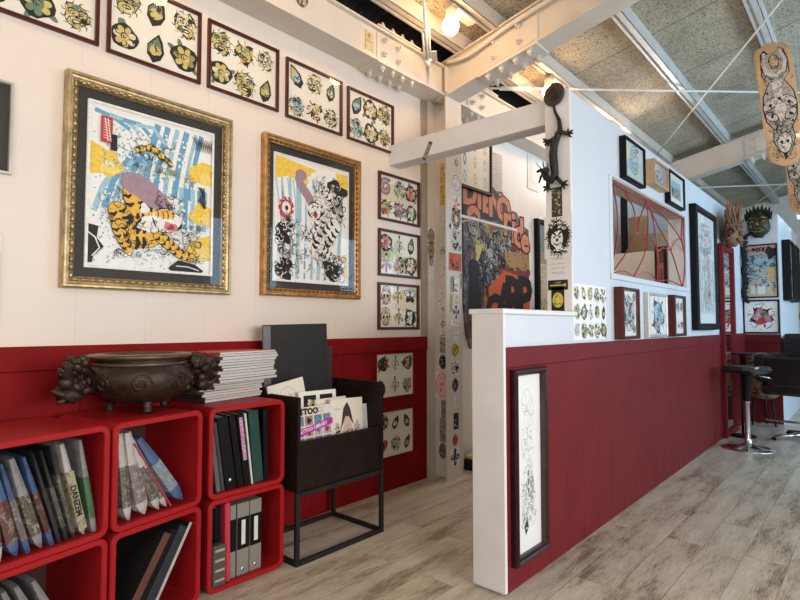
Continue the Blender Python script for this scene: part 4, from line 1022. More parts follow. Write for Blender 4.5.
sticker(pst, pb, PF, 557, 202, .062, .165, s_rect((.05, .05, .035), (.45, .45, .30), 22), 'tall black sticker with dragon line art', ground=POST)
sticker(pst, pb, PF, 558, 237, .160, .235, hannya, 'big black and white round demon face sticker', ground=POST)
sticker(pst, pb, PF, 558, 266, .09, .10, lambda A, w, h, r: [A.text(s, 0, h*(.88-.25*i), .019, (.30, .29, .30)) for i, s in enumerate(('THANKS', 'CALVARY', 'TATTOO', 'PARLOR'))], 'small grey lettered words on the post', ground=POST)
sticker(pst, pb, PF, 558, 285, .115, .055, lambda A, w, h, r: (A.rect(-w/2, 0, w/2, h, K), A.rect(-w*.4, h*.4, w*.4, h*.55, (.5, .42, .10)), A.text('CARP', 0, h*.75, .014, (.6, .6, .5)), A.ell(w*.35, h*.48, w*.07, h*.2, 0, (.5, .42, .10), 10)), 'wide black sticker with yellow bar', ground=POST)
sticker(pst, pb, PF, 558, 300, .075, .14, lambda A, w, h, r: (A.rect(-w/2, 0, w/2, h, K), A.ell(0, h*.5, w*.42, h*.30, 0, (.62, .52, .08)), A.scrib(0, h*.5, w*.25, h*.2, 10, .004, K, r), A.ell(0, h*.5, w*.12, h*.08, 0, (.7, .6, .2), 8)), 'black sticker with round yellow emblem', ground=POST)

# ================================================================== WEB in the opening
web = thing('spider_web_grille', 'dark red metal spider web grille filling the wall opening', 'grille', (HX0, YP0+.01, HZ0))
WEBM = M('web_red', (.30, .015, .018), .35)
WW, WH = HX1-HX0, HZ1-HZ0
def wp(x, y):
    p = PX(x, y, 'Y', YP0+.01); return Vector((max(.008, min(WW-.008, p.x-HX0)), 0, max(.008, min(WH-.008, p.z-HZ0))))
def wz(cx, cy): return wp(605+cx/5, 170+cy/5)
def wcurve(pts, r=.007):
    P = [wz(*q) for q in pts]; Q = []
    for i in range(len(P)-1):
        a, b, c, d = P[max(i-1, 0)], P[i], P[i+1], P[min(i+2, len(P)-1)]
        for k in range(6): t = k/6; Q.append(.5*((2*b)+(c-a)*t+(2*a-5*b+4*c-d)*t*t+(3*b-a-3*c+d)*t**3))
    Q.append(P[-1]); return Q
rad = [[(205, 155), (175, 240), (150, 330), (95, 430), (40, 505)], [(205, 155), (215, 230), (210, 360), (190, 440), (142, 540)], [(208, 158), (240, 250), (262, 410), (262, 560)],
       [(210, 158), (260, 270), (330, 405), (385, 585)], [(215, 160), (300, 240), (375, 340), (398, 410)], [(205, 152), (300, 195), (395, 245)], [(45, 65), (110, 110), (205, 152)],
       [(42, 70), (62, 220), (60, 330), (38, 470)], [(100, 108), (145, 200), (155, 330)], [(385, 245), (382, 330), (398, 410), (405, 330), (400, 250)], [(398, 410), (402, 500), (388, 585)]]
arcs = [[(150, 330), (180, 315), (210, 360)], [(210, 360), (235, 352), (262, 410)], [(262, 410), (295, 390), (330, 405)], [(330, 405), (345, 360), (375, 340)],
        [(40, 515), (95, 505), (142, 540)], [(142, 540), (205, 508), (262, 560)], [(262, 560), (320, 552), (385, 585)]]
for q in rad: MB().tube(wcurve(q), .0048, 7).build('radial_bar', WEBM, web)
for q in arcs: MB().tube(wcurve(q), .0042, 7).build('arc_bar', WEBM, web)

# ================================================================== PARTITION PICTURES
FR = YP0-.0005; ZR = 1.055
BG3 = [(CRM, GRN, BLU), (WHT, YEL, GRN), (YEL, GRN, LBL)]
A = flash(.47, .31, (5, 3), ['mask', 'leaf', 'coil', 'mask', 'dragon', 'mask', 'rose', 'dagger'], BG3, 51, .46)
t = A.build('flash_sheet', None, PAPERW); tag(t, 'unframed white flash sheet of small motifs on the partition', 'flash sheet'); t.location = (3.045, YP0-.0005, 1.068)
def oval_art(pal, seed):
    def f(w, h):
        A = Art(w, h); r = random.Random(seed)
        A.ell(0, h*.5, w*.42, h*.40, 0, GRY); A.ell(0, h*.5, w*.40, h*.38, 0, (.66, .67, .66)); motif(A, 0, h*.5, min(w, h)*.34, 'dragon', r, pal)
        A.scrib(0, h*.5, w*.35, h*.4, 50, .006, K, r)
        for a, b in ((-.36, .86), (.36, .86), (-.36, .14), (.36, .14)): motif(A, a*w, b*h, w*.10, 'rose', r, pal)
        return A
    return f
t = wall_pic('deep red box frame with oval tattoo drawing on the ledge', 3.41, 3.72, 1.060, 1.388, .022, .06, MAHOG, oval_art((LBL, REDI, GRY), 61), y=FR, name='framed_drawing', glass=True, paper=PAPERW)
t = wall_pic('thin grey framed blue lotus drawing between two red frames', 3.985, 4.44, 1.062, 1.38, .02, .035, GREYM, lambda w, h: flash(w, h, (1, 1), ['dragon'], [(LBL, BLU, GRY)], 62, .47), y=FR, name='framed_drawing', paper=PAPERW)
t = wall_pic('deep red box frame with lotus and skull drawing, right one', 4.545, 4.86, 1.062, 1.385, .022, .06, MAHOG, lambda w, h: flash(w, h, (3, 2), ['rose', 'skull', 'rose', 'leaf', 'dagger', 'heart'], [(REDI, LBL, GRY), (GRY, K, LBL)], 63, .42), y=FR, name='framed_drawing', paper=PAPERW)
def tall_art(w, h):
    A = Art(w, h); r = random.Random(64)
    A.ell(0, h*.78, w*.36, h*.15, 0, (.66, .66, .68)); A.scrib(0, h*.78, w*.34, h*.14, 140, .006, GRY, r); A.scrib(0, h*.40, w*.34, h*.30, 200, .006, GRY, r)
    A.scrib(0, h*.72, w*.2, h*.2, 60, .012, (.62, .45, .42), r); A.scrib(0, h*.35, w*.2, h*.2, 60, .014, (.58, .42, .36), r)
    for k in range(9): A.stroke([(-w*.35+.08*k, h*.60), (-w*.33+.08*k, h*.3), (-w*.34+.08*k, h*.1)], .012, LBL if k % 2 else GRY)
    A.blob(w*.15, h*.28, .03, .03, K, r, .3); return A
wall_pic('tall black framed pale tattoo drawing right of the web opening', 5.27, 6.08, 1.105, 2.225, .06, .06, BLACK, tall_art, y=FR, name='framed_drawing', paper=PAPERW)
wall_pic('black framed blue swirl picture above the web opening, left', 3.555, 3.955, 2.105, 2.38, .016, .043, BLACK, lambda w, h: flash(w, h, (1, 1), ['coil'], [(LBL, YEL, BLU)], 65, .5, [(.5, .6, .5), LBL, CRM]), y=FR, name='framed_print', paper=M('aqua_paper', (.52, .62, .60), .4))
def grey_rose(w, h):
    A = Art(w, h); r = random.Random(6); A.rect(-w/2, 0, w/2, h, (.30, .27, .27)); A.scrib(-w*.15, h*.55, w*.25, h*.3, 60, .010, (.6, .58, .58), r); A.scrib(-w*.15, h*.5, w*.25, h*.3, 30, .008, (.10, .09, .12), r); return A
wall_pic('light oak box frame with grey picture above web opening', 4.08, 4.43, 2.165, 2.345, .014, .065, OAK, grey_rose, y=FR, name='framed_box_print', glass=False, prof=[(0, .001), (0, .065), (.012, .065), (.012, .05), (.03, .049), (.03, .001)]).children[1].location.y = -.051
wall_pic('black framed misty landscape above the web opening, right', 4.545, 4.985, 2.11, 2.375, .016, .043, BLACK, lambda w, h: (lambda A: (A.rect(-w*.32, h*.2, w*.32, h*.8, GRY), A.rect(-w*.32, h*.55, w*.32, h*.8, LBL), A.scrib(0, h*.4, w*.3, h*.15, 30, .01, K, random.Random(1)), A)[-1])(Art(w, h)), y=FR, name='framed_print', paper=PAPERW)
def koi_line(w, h):
    A = Art(w, h); r = random.Random(66); G = (.30, .31, .32)
    P = [(w*.12*sin(i*.55), h*(.90-.035*i)) for i in range(22)]
    for s_ in (-1, 1): A.stroke([(p[0]+s_*w*.13*(.6+.4*sin(i*.9)), p[1]) for i, p in enumerate(P)], .0016, G)
    A.ring(-w*.02, h*.84, w*.17, .0016, G, 20, h*.075); A.ring(.0, h*.74, w*.12, .0016, G, 20, h*.05); A.ring(0, h*.42, w*.14, .0016, G, 20, h*.06)
    A.scrib(0, h*.62, w*.18, h*.25, 60, .0022, G, r); A.scrib(0, h*.28, w*.24, h*.13, 120, .0024, G, r); A.scrib(w*.1, h*.45, w*.1, h*.2, 40, .002, G, r)
    A.poly([(-w*.16, h*.14), (-w*.05, h*.18), (-w*.0, h*.13), (-w*.10, h*.09)], K); A.scrib(-w*.08, h*.135, w*.04, h*.02, 5, .003, WHT, r)
    for k in range(3): A.rect(w*.005, h*(.42-.05*k), w*.03, h*(.45-.05*k), K)
    return A
wall_pic('tall dark plum frame with fine line drawing on red partition', 2.112, 2.418, .105, .953, .030, .035, PLUM, koi_line, y=YP0-.0125, name='framed_line_drawing', paper=PAPERW,
         prof=[(0, .001), (0, .024), (.006, .033), (.014, .036), (.022, .030), (.030, .018), (.030, .001)])

# ================================================================== CUBE SHELVES
def cube_mesh(s=.395, d=.38, t=.022, r=.035):
    def rr(o, rad, y):
        P = []
        for cx, cz, a0 in ((s-o-rad, o+rad, -pi/2), (s-o-rad, s-o-rad, 0), (o+rad, s-o-rad, pi/2), (o+rad, o+rad, pi)):
            for k in range(6): a = a0+pi/2*k/5; P.append((cx+rad*cos(a), y, cz+rad*sin(a)))
        return P
    L = [rr(0, r, d), rr(0, r, .004), rr(.003, r-.003, 0), rr(t-.003, r-t+.003+.004, 0), rr(t, r-t+.004, .004), rr(t, r-t+.004, d-.012)]
    n = len(L[0]); vs = [p for l in L for p in l]; fs = []
    for k in range(len(L)-1):
        for i in range(n): j = (i+1) % n; fs.append((k*n+i, k*n+j, (k+1)*n+j, (k+1)*n+i))
    fs.append(tuple((len(L)-1)*n+i for i in range(n))); fs.append(tuple(reversed(range(n))))
    mb = MB(); mb.add(vs, [f[::-1] for f in fs]); return mb
CS = .395
cubes = {}
def cube(key, x, y, z, rz, label):
    t = thing('storage_cube', label, 'storage cube', (x, y, z), (0, 0, rz), 'red storage cubes')
    sh = cube_mesh().build('cube_shell', REDC, t); MB().box((.024, .355, .024), (CS-.024, .366, CS-.024)).build('back_panel', M('cube_back_shade', (.045, .008, .008), .7), sh); cubes[key] = (Vector((x, y, z)), rz); return t  # back coloured near black to stand for the shade inside the cube
r2 = radians(11); r1 = radians(11)
c3 = (1.222, 2.165); c2 = (.802, 2.085)
c1 = (c2[0]-.008-CS*cos(r1), c2[1]-CS*sin(r1)+.004)
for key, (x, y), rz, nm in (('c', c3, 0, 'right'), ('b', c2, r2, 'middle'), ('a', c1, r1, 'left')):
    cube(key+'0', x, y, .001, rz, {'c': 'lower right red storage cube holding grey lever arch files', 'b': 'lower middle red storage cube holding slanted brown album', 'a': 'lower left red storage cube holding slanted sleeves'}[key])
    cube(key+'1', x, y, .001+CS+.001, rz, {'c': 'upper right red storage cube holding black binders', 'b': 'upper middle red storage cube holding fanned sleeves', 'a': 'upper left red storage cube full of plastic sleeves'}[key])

def in_cube(key, name, label, cat, x, lean, group=None, y=.02):
    o, rz = cubes[key]; zf = .0225
    p = o + Matrix.Rotation(rz, 3, 'Z') @ Vector((x, y, zf))
    return thing(name, label, cat, p, (0, radians(lean), rz), group)
SLV = M('sleeve_grey', (.22, .22, .23), .28, vary=.4, nscale=18, coat=.5)
SLW = M('sleeve_white', (.42, .39, .375), .3, vary=.25, nscale=18, coat=.5)
SLB = M('sleeve_blue', (.055, .10, .21), .3, vary=.5, nscale=14, coat=.5)
SLK = M('sleeve_black', (.03, .03, .035), .3, vary=.5, nscale=20, coat=.5)
def loft(mb, levels, t, D, grow=0, mi=0):
    vs = []; fs = []
    for z, k in levels:
        w = t*k; x0 = (t-w)/2-grow; x1 = (t+w)/2+grow; g = grow
        vs += [(x0, .03, z), (x0+.12*w, .006-g, z), (x0+.5*w, -g, z), (x1-.12*w, .006-g, z), (x1, .03, z), (x1, D, z), (x0, D, z)]
    n = 7
    for k in range(len(levels)-1):
        for i in range(n): j = (i+1) % n; fs.append((k*n+i, k*n+j, (k+1)*n+j, (k+1)*n+i))
    fs.append(tuple(reversed(range(n)))); fs.append(tuple((len(levels)-1)*n+i for i in range(n)))
    return mb.add(vs, fs, mi, False)
def sleeve(key, x, t, h, lean, sm, pm, label, pan=(.15, .62), pointed=True, txt=None, D=.24, y=.02):
    g = in_cube(key, 'sleeved_magazine', label, 'magazine', x, lean, y=y)
    lv = [(0, .15 if pointed else .8), (.06*h, .7 if pointed else 1), (.14*h, 1), (.6*h, .95), (.85*h, .7), (h, .5)]
    def kat(z):
        for (a, ka), (b, kb) in zip(lv, lv[1:]):
            if a <= z <= b: return ka+(kb-ka)*(z-a)/(b-a)
        return .5
    loft(MB(), lv, t, D).build('plastic_sleeve', sm, g)
    zz = [pan[0]*h+(pan[1]-pan[0])*h*i/4 for i in range(5)]
    loft(MB(), [(z, kat(z)) for z in zz], t, D*.9, .0006).build('printed_band', pm, g)
    if txt:
        A = Free(t*.8, (pan[1]-pan[0])*h); A.text(txt, 0, A.h/2, t*.8, K, rot=-pi/2, bold=.001)
        o = A.build('spine_lettering', g, pm, thick=.0003); o.location = (t*.5, -.0012, pan[0]*h)
    return g
def printed(name, cols, scale=24):
    if name in MATS: return MATS[name]
    m, nt, b = new_mat(name); v = coords(nt); f = noise(nt, v, scale, 6, .75)
    r = ramp(nt, f, [(.32+.36*i/(len(cols)-1), c) for i, c in enumerate(cols)])
    nt.links.new(r.outputs[0], b.inputs['Base Color']); b.inputs['Roughness'].default_value = .4; b.inputs['Coat Weight'].default_value = .3
    MATS[name] = m; return m
P1 = printed('print_red', [(.02, .01, .01), (.13, .02, .02), (.05, .03, .03), (.30, .20, .15), (.06, .03, .03)])
P2 = printed('print_ink', [(.02, .02, .02), (.14, .11, .08), (.03, .03, .03), (.34, .29, .21), (.06, .05, .04)], 34)
P3 = printed('print_green', [(.02, .06, .03), (.08, .17, .09), (.03, .08, .04), (.16, .26, .16)], 40)
P4 = printed('print_cream', [(.05, .04, .03), (.36, .31, .19), (.30, .26, .16), (.10, .08, .05), (.34, .30, .2)], 34)
P5 = printed('print_sky', [(.06, .10, .17), (.26, .32, .40), (.12, .17, .26), (.36, .33, .22), (.10, .14, .2)], 22)
P6 = printed('print_pink', [(.30, .26, .25), (.28, .18, .19), (.10, .09, .10), (.36, .33, .30), (.24, .16, .18)], 28)
P7 = printed('print_mono', [(.012, .012, .012), (.20, .18, .16), (.02, .02, .02), (.30, .27, .23), (.015, .015, .015)], 40)
# upper left cube
for a in [(.045, .036, .30, -9, SLW, P1, 'pale sleeve with red print, leftmost in the upper left cube'),
          (.088, .042, .31, -14, SLB, P1, 'blue sleeve with red and cream print in upper left cube'),
          (.134, .022, .31, -16, SLB, P6, 'narrow blue sleeve with pinkish print in upper left cube'),
          (.163, .038, .32, -17, SLV, P2, 'grey sleeve with brown ink print in upper left cube'),
          (.206, .022, .32, -17, SLB, P1, 'blue topped sleeve with dark red print in upper left cube'),
          (.234, .016, .33, -16.5, SLK, SLK, 'plain black sleeve in upper left cube'),
          (.257, .016, .33, -16, SLK, P7, 'black sleeve with grey specks in upper left cube'),
          (.281, .016, .335, -15, SLK, P7, 'black and white spotted sleeve in upper left cube'),
          (.303, .034, .335, -14, SLW, P4, 'white sleeve with cream lettered band in upper left cube'),
          (.345, .026, .335, -10, SLV, P3, 'grey sleeve with green printed band, rightmost in upper left cube')]:
    sleeve('a1', *a, pointed=a[1] > .03, txt='DANZEM' if 'lettered' in a[6] else None, pan=(.06, .70) if 'lettered' in a[6] or 'spotted' in a[6] else (.15, .6))
for a in [(.06, .03, .30, -14, SLV, P2, 'grey sleeve with brown print, leftmost in lower left cube'), (.115, .04, .31, -18, SLK, P2, 'dark sleeve with ink print in lower left cube'),
          (.18, .034, .32, -22, SLV, P4, 'grey sleeve with cream print in lower left cube'), (.235, .034, .33, -25, SLV, P1, 'grey sleeve with red face print in lower left cube'), (.29, .034, .33, -26, SLV, P6, 'grey sleeve with purple print, rightmost in lower left cube')]:
    sleeve('a0', *a)
for a in [(.060, .042, .33, -7, SLW, P7, 'white sleeve with dark photo band, leftmost of the fan'), (.115, .062, .33, -13, SLW, P6, 'thick white sleeve with pink drawing in the fan'),
          (.185, .044, .315, -22, SLW, P7, 'white pointed sleeve third in the fan'), (.225, .036, .315, -28, SLW, P7, 'white pointed sleeve with dark print fourth in fan')]:
    sleeve('b1', *a)
sleeve('b1', .292, .056, .345, -35, SLB, P5, 'blue sleeve with sky print, rightmost of the fan', pan=(.2, .62), pointed=True)
g = in_cube('b1', 'slim_binder', 'slim dark red folder between the fanned sleeves', 'folder', .258, -31)
MB().bbox((0, 0, 0), (.010, .24, .33), .002).build('cover', M('maroon', (.28, .02, .035), .35, coat=.3), g)
def binder(key, x, t, h, lean, mat, label, name='ring_binder', cat='binder', D=.27, tag_=None, ring=False, y=.02, right=False, side=None):
    g = in_cube(key, name, label, cat, x, lean, y=y); s_ = -1 if right else 1
    x0, x1 = (0, t) if not right else (-t, 0)
    MB().bbox((x0, 0, 0), (x1, .004, h), .0015).bbox((x0, .004, 0), (x0+.003, D, h), .001, 1).bbox((x1-.003, .004, 0), (x1, D, h), .001, 1).build('cover', [mat, side or mat], g); cv = g.children[0]
    MB().box((x0+.004, .008, .006), (x1-.004, D-.006, h-.006)).build('pages', PAPER, g)
    if tag_:
        c, z0, z1, k = tag_; xm = (x0+x1)/2
        MB().box((xm-t*k, -.001, h*z0), (xm+t*k, -.0001, h*z1)).build('spine_label', c, cv)
    if ring:
        MB().lathe([(0, .001), (.005, .001), (.007, 0)], ((x0+x1)/2, 0, h*.12), 12, axis='Y').build('finger_ring', CHROME, cv)
    return g
GRB = M('binder_grey', (.10, .10, .11), .35, vary=.15); GRN_B = M('binder_green', (.012, .055, .045), .35, vary=.15)
WL = M('label_white', (.68, .68, .66), .5); PL = pattern('label_pink', [(.6, .5, .55), (.45, .15, .35), (.7, .65, .62), (.3, .2, .3)], 80)
binder('c1', .050, .020, .30, -8, GRB, 'grey slim binder, leftmost in the upper right cube', 'slim_binder')
binder('c1', .074, .016, .31, -8.5, M('binder_dark', (.04, .04, .045), .35), 'dark slim binder, second from left in upper right cube', 'slim_binder')
binder('c1', .096, .052, .325, -9, BLACK, 'thick black binder with a small spine ring in upper right cube', ring=True)
binder('c1', .154, .030, .33, -8.5, BLACK, 'black binder between ring binder and labelled binder')
binder('c1', .190, .032, .33, -8, BLACK, 'black binder with white and pink spine label', tag_=(PL, .35, .95, .28))
binder('c1', .227, .008, .33, -7.5, WL, 'thin white folder beside the green binder', 'slim_binder', tag_=None)
binder('c1', .240, .050, .335, -6, GRN_B, 'dark green binder in the upper right cube')
binder('c1', .295, .022, .335, -2, BLACK, 'black binder at the right of the green one', 'slim_binder')
# lower right cube
binder('c0', .036, .020, .32, 0, BLACK, 'thin black binder, leftmost upright in lower right cube', 'slim_binder', y=.05)
binder('c0', .060, .028, .32, 0, BLACK, 'black binder behind the small banded stack', y=.05)
g = in_cube('c0', 'banded_case', 'small dark case with four pale bands at cube corner', 'case', .028, 0, y=.004)
MB().bbox((0, 0, 0), (.062, .04, .175), .004).build('case_body', M('case_grey', (.07, .065, .06), .5), g)
for k in range(4): MB().bbox((.010, -.002, .022+.042*k), (.055, 0, .032+.042*k), .0005).build('band', M('band_beige', (.42, .34, .22), .5), g)
g = in_cube('c0', 'red_folder', 'bright red plastic folder upright in the lower right cube', 'folder', .094, -1, y=.01)
MB().bbox((0, 0, 0), (.026, .26, .345), .006).build('cover', M('folder_red', (.50, .03, .06), .35, coat=.3), g)
GRL = M('file_grey', (.26, .25, .235), .4, metal=.2, vary=.08)
def lever(x, label, t=.062, lab=True, h=.32):
    g = in_cube('c0', 'lever_arch_file', label, 'file', x, 0, y=.03)
    MB().bbox((0, 0, 0), (t, .28, h), .002).build('cover', GRL, g)
    MB().box((.0005, -.001, h*.36), (t-.0005, -.0001, h*.80)).build('spine_panel', BLACK, g)
    if lab: 
        MB().box((t*.34, -.002, h*.42), (t*.66, -.0011, h*.76)).build('spine_label', WL, g)
        MB().lathe([(0, .001), (.006, .001), (.008, 0)], (t*.5, 0, h*.08), 12, axis='Y').build('finger_ring', CHROME, g)
lever(.124, 'narrow grey and black file beside the red folder', .03, False)
lever(.160, 'grey lever arch file with white spine label, left of two')
lever(.226, 'grey lever arch file with white spine label, right of two')
# lower middle cube: albums leaning right
ALB = M('album_brown', (.11, .035, .022), .4, vary=.2)
binder('b0', .075, .032, .345, 33, ALB, 'brown leather album leaning right in lower middle cube', 'photo_album', 'album', right=True, side=BLACKM)
binder('b0', .112, .030, .345, 32.5, BLACK, 'black album leaning beside the brown one', 'photo_album', 'album', right=True, side=BLACKM)
binder('b0', .158, .038, .345, 32, M('navy', (.018, .02, .032), .35), 'navy black album with round mark leaning in middle cube', 'photo_album', 'album', right=True, side=BLACKM)
binder('b0', .180, .014, .355, 31.5, SLW, 'thin white-edged album, rightmost in lower middle cube', 'photo_album', 'album', right=True, side=BLACKM)

# ================================================================== BRONZE CENSER on the cubes
ZT = .001+2*CS+.001+.001
cp = thing('incense_burner', 'round bronze incense burner with curling dragon handles', 'incense burner', (1.003, 2.335, ZT), (0, 0, 0))
cp.scale = (1.09, 1.0, 1.09)
bz = .028
MB().lathe([(0, bz), (.07, bz+.002), (.13, bz+.018), (.165, bz+.05), (.188, bz+.085), (.19, bz+.11), (.178, bz+.135), (.165, bz+.15), (.155, bz+.165), (.165, bz+.175), (.168, bz+.18)], n=48).build('bowl', BRONZE, cp); bowl = cp.children[0]
MB().lathe([(.165, bz+.172), (.186, bz+.176), (.190, bz+.184), (.184, bz+.190), (.150, bz+.192), (.142, bz+.184), (.138, bz+.150), (.0, bz+.145)], n=48).build('rim', BRONZEL, cp)
MB().lathe([(.168, bz+.150), (.174, bz+.155), (.168, bz+.160)], n=48).build('neck_band', BRONZEL, bowl)
for k in range(3):
    a = radians(-100+120*k); x, y = .10*cos(a), .10*sin(a)
    MB().tube([(x, y, .055), (x*1.1, y*1.1, .035), (x*1.12, y*1.12, .012), (x*1.2, y*1.2, .0)], [.024, .018, .014, .019], 10).build('foot', BRONZE, cp)
def on_bowl(a, z):
    prof = [(.12, .018), (.165, .05), (.188, .085), (.19, .11), (.178, .135)]
    for (r0, z0), (r1, z1) in zip(prof, prof[1:]):
        if z0 <= z <= z1: r = r0+(r1-r0)*(z-z0)/(z1-z0); break
    else: r = .15
    return Vector((r*cos(a), r*sin(a), bz+z))
def relief(fn, r, n=30): return MB().tube([fn(i/n) for i in range(n+1)], r, 6)
for a0, s_ in ((-1.95, 1), (-1.1, -1), (-.5, 1), (-2.7, -1)):
    relief(lambda t: on_bowl(a0+s_*(.20*(1-t)*cos(t*11)), .088+.034*(1-t)*sin(t*11)), .005).build('relief_scroll', BRONZE, bowl)
for k in range(5):
    relief(lambda t: on_bowl(-1.45+.26*k*.6+.5*t, .065+.045*abs(sin(t*pi+k))), .0042, 16).build('relief_wave', BRONZE, bowl)
def dragon_handle(side):
    mb = MB(); r = random.Random(6 if side < 0 else 7)
    c = Vector((-.222 if side < 0 else .196, -.02, .125))
    # coiling body
    P = []
    for i in range(26):
        t = i/25; a = t*7.5+(.6 if side < 0 else 2.4)
        P.append(c+Vector((side*(.012+.045*cos(a)*(1-.2*t)), -.03+.055*sin(a*.5), -.055+.125*t+.022*sin(a))))
    mb.tube(P, [.014+.014*sin(pi*i/25) for i in range(26)], 8)
    for i in range(0, 26, 1):
        d = Vector((r.uniform(-1, 1), r.uniform(-1, .3), r.uniform(-1, 1))).normalized(); mb.ball(P[i]+d*.018, r.uniform(.012, .025), 8, jit=.7, seed=i)
    for i in range(12):
        p = P[r.randrange(26)]; d = Vector((side*r.uniform(0, 1), r.uniform(-1, .2), r.uniform(-.3, 1))).normalized()
        mb.tube([p, p+d*.022, p+d*.030+Vector((0, 0, .006))], [.011, .009, .005], 6)
    # head low and outward with snout and horn
    h = c+Vector((side*.035, -.03, -.04))
    mb.ball(h, .030, 12, squash=(1.2, .9, .85), jit=.5, seed=3); mb.tube([h, h+Vector((side*.035, -.01, .008)), h+Vector((side*.062, -.01, .022))], [.018, .012, .006], 8)
    mb.tube([h+Vector((side*.01, 0, -.01)), h+Vector((side*.045, -.01, -.022))], [.014, .006], 8)
    mb.tube([h+Vector((0, 0, .02)), h+Vector((side*.02, 0, .05)), h+Vector((side*.0, 0, .075))], [.008, .006, .002], 6)
    # bridge to the bowl
    mb.tube([c+Vector((-side*.05, .01, .02)), c+Vector((-side*.0, 0, .05)), c+Vector((side*.02, -.01, .065))], [.018, .015, .012], 8)
    mb.tube([c+Vector((-side*.055, .01, -.03)), c+Vector((0, 0, -.03))], [.018, .016], 8)
    return mb.build('dragon_handle', BRONZE, cp)
dragon_handle(-1); dragon_handle(1)

# ================================================================== STACK OF MAGAZINES
rnd = random.Random(17); z = ZT
covers = [(.05, .04, .04), (.10, .06, .05), (.03, .03, .035), (.14, .10, .08), (.20, .16, .14), (.06, .05, .07)]
ordn = ['bottom', 'second', 'third', 'fourth', 'fifth', 'sixth', 'seventh', 'eighth', 'ninth', 'tenth', 'eleventh', 'twelfth', 'thirteenth', 'fourteenth', 'fifteenth', 'sixteenth', 'seventeenth', 'eighteenth']
for i in range(18):
    th = [.012, .010, .011, .010, .012, .009, .011, .012, .010, .012, .013, .011, .010, .012, .011, .013, .010, .008][i]*1.17
    lab = ('red covered magazine on top of the tall stack' if i == 17 else 'bottom magazine of the tall stack on the red cube' if i == 0
           else 'dark spined magazine, %s from the bottom of the tall stack' % ordn[i] if i < 9 else 'dark spined magazine, %s from the top of the tall stack' % ordn[17-i])
    up = i >= 7
    t = thing('magazine', lab, 'magazine', (1.435+(.06 if up else 0)+rnd.uniform(-.012, .012), 2.455+rnd.uniform(-.006, .004)-(.03 if up else 0), z), (0, 0, radians(rnd.uniform(-3, 3)+(12 if up else 7))), 'magazines of the tall stack on the red cubes')
    w, d = .35+rnd.uniform(-.008, .008)+(.01 if up else 0), .215
    cm = M('mag_cover_%d' % (i % 6), covers[i % 6], .3, vary=.4, nscale=40) if i != 17 else M('mag_cover_red', (.5, .05, .04), .3, vary=.5, nscale=25)
    mb = MB(); mb.box((-w/2+.003, -d/2, .0010), (w/2, d/2-.002, th-.0010)); mb.build('pages', M('page_%d' % (i % 3), [(.60, .58, .58), (.53, .55, .60), (.66, .62, .54)][i % 3], .6, vary=.15, nscale=160), t)
    MB().box((-w/2, -d/2-.001, 0), (w/2+.001, d/2, .0009)).box((-w/2, -d/2-.001, th-.0009), (w/2+.001, d/2, th-.0001)).bbox((-w/2-.003, -d/2-.0015, 0), (-w/2+.0035, d/2, th-.0001), .0008).build('cover', cm, t)
    z += th

# ================================================================== MAGAZINE RACK
rk = thing('magazine_rack', 'dark brown wooden magazine rack on a black metal frame', 'magazine rack', (1.648, 2.105, 0))
RW, RD = .60, .42
MB().bbox((0, 0, .345), (.018, RD, .80), .002).build('side_panel', DARKWOOD, rk)
MB().bbox((RW-.018, 0, .345), (RW, RD, .83), .002).build('side_panel', DARKWOOD, rk)
MB().bbox((.018, .006, .350), (RW-.018, .022, .585), .002).build('front_panel', DARKWOOD, rk)
MB().bbox((.018, RD-.016, .345), (RW-.018, RD, .84), .002).build('back_panel', DARKWOOD, rk)
MB().bbox((.018, .022, .345), (RW-.018, RD-.016, .36), .002).build('bottom_panel', DARKWOOD, rk)
s_ = .022
for x in (-.004, RW-s_+.004):
    for y in (0, RD-s_): MB().bbox((x, y, 0), (x+s_, y+s_, .345), .002).build('leg', DARKMETAL, rk)
for y in (0, RD-s_): MB().bbox((s_, y, 0), (RW-s_, y+s_, s_), .002).build('foot_rail', DARKMETAL, rk)
for x in (-.004, RW-s_+.004): MB().bbox((x, s_, 0), (x+s_, RD-s_, s_), .002).build('foot_rail', DARKMETAL, rk)
for y in (0, RD-s_): MB().bbox((s_, y, .323), (RW-s_, y+s_, .345), .002).build('top_rail', DARKMETAL, rk)

def leaflet(name, label, cat, x, y, z, w, h, th, tilt, roll, draw, paper=PAPERW, cover=None):
    t = thing(name, label, cat, (x, y, z), (radians(tilt), radians(roll), 0))
    MB().bbox((-w/2, .0006, 0), (w/2, th, h), .001).build('pages', PAPER, t)
    A = Art(w, h); draw(A, w, h, random.Random(int(x*1000))); A.build('cover', t, paper); return t
zb = .3615
def grid_cov(A, w, h, r):
    cols = [(.20, .22, .28), (.60, .42, .42), (.35, .22, .20), (.40, .42, .52), (.14, .22, .33), (.45, .33, .28)]
    A.rect(-w/2, 0, w/2, h, (.74, .72, .68)); A.rect(-w*.5, h*.90, w*.28, h*.985, (.66, .62, .55)); A.text('TTOO', -w*.12, h*.94, .042, K, bold=.0025)
    for k in range(5): A.arc(-w*.4+w*.14*k, h*.945, .010, 0, 6, .0025, K, 7)
    for j in range(3):
        for i in range(4):
            x0 = -w*.46+i*w*.235; z0 = h*(.755-.145*j); c = cols[(i*2+j*3) % 6]
            A.rect(x0, z0, x0+w*.2, z0+h*.125, c); A.blob(x0+w*.1, z0+h*.06, w*.055, h*.04, r.choice([K, BLU, REDI, (.5, .34, .30)]), r, .4, 9); A.scrib(x0+w*.1, z0+h*.06, w*.06, h*.04, 4, .003, K, r)
    a = .20
    A.poly([(-w/2, h*.600), (w/2, h*.600+w*a), (w/2, h*.685+w*a), (-w/2, h*.690)], (.50, .02, .42)); A.text('TATTOO LIBRARY', -w*.03, h*.645+w*a*.5, .0235, WHT, rot=.18, bold=.0008)
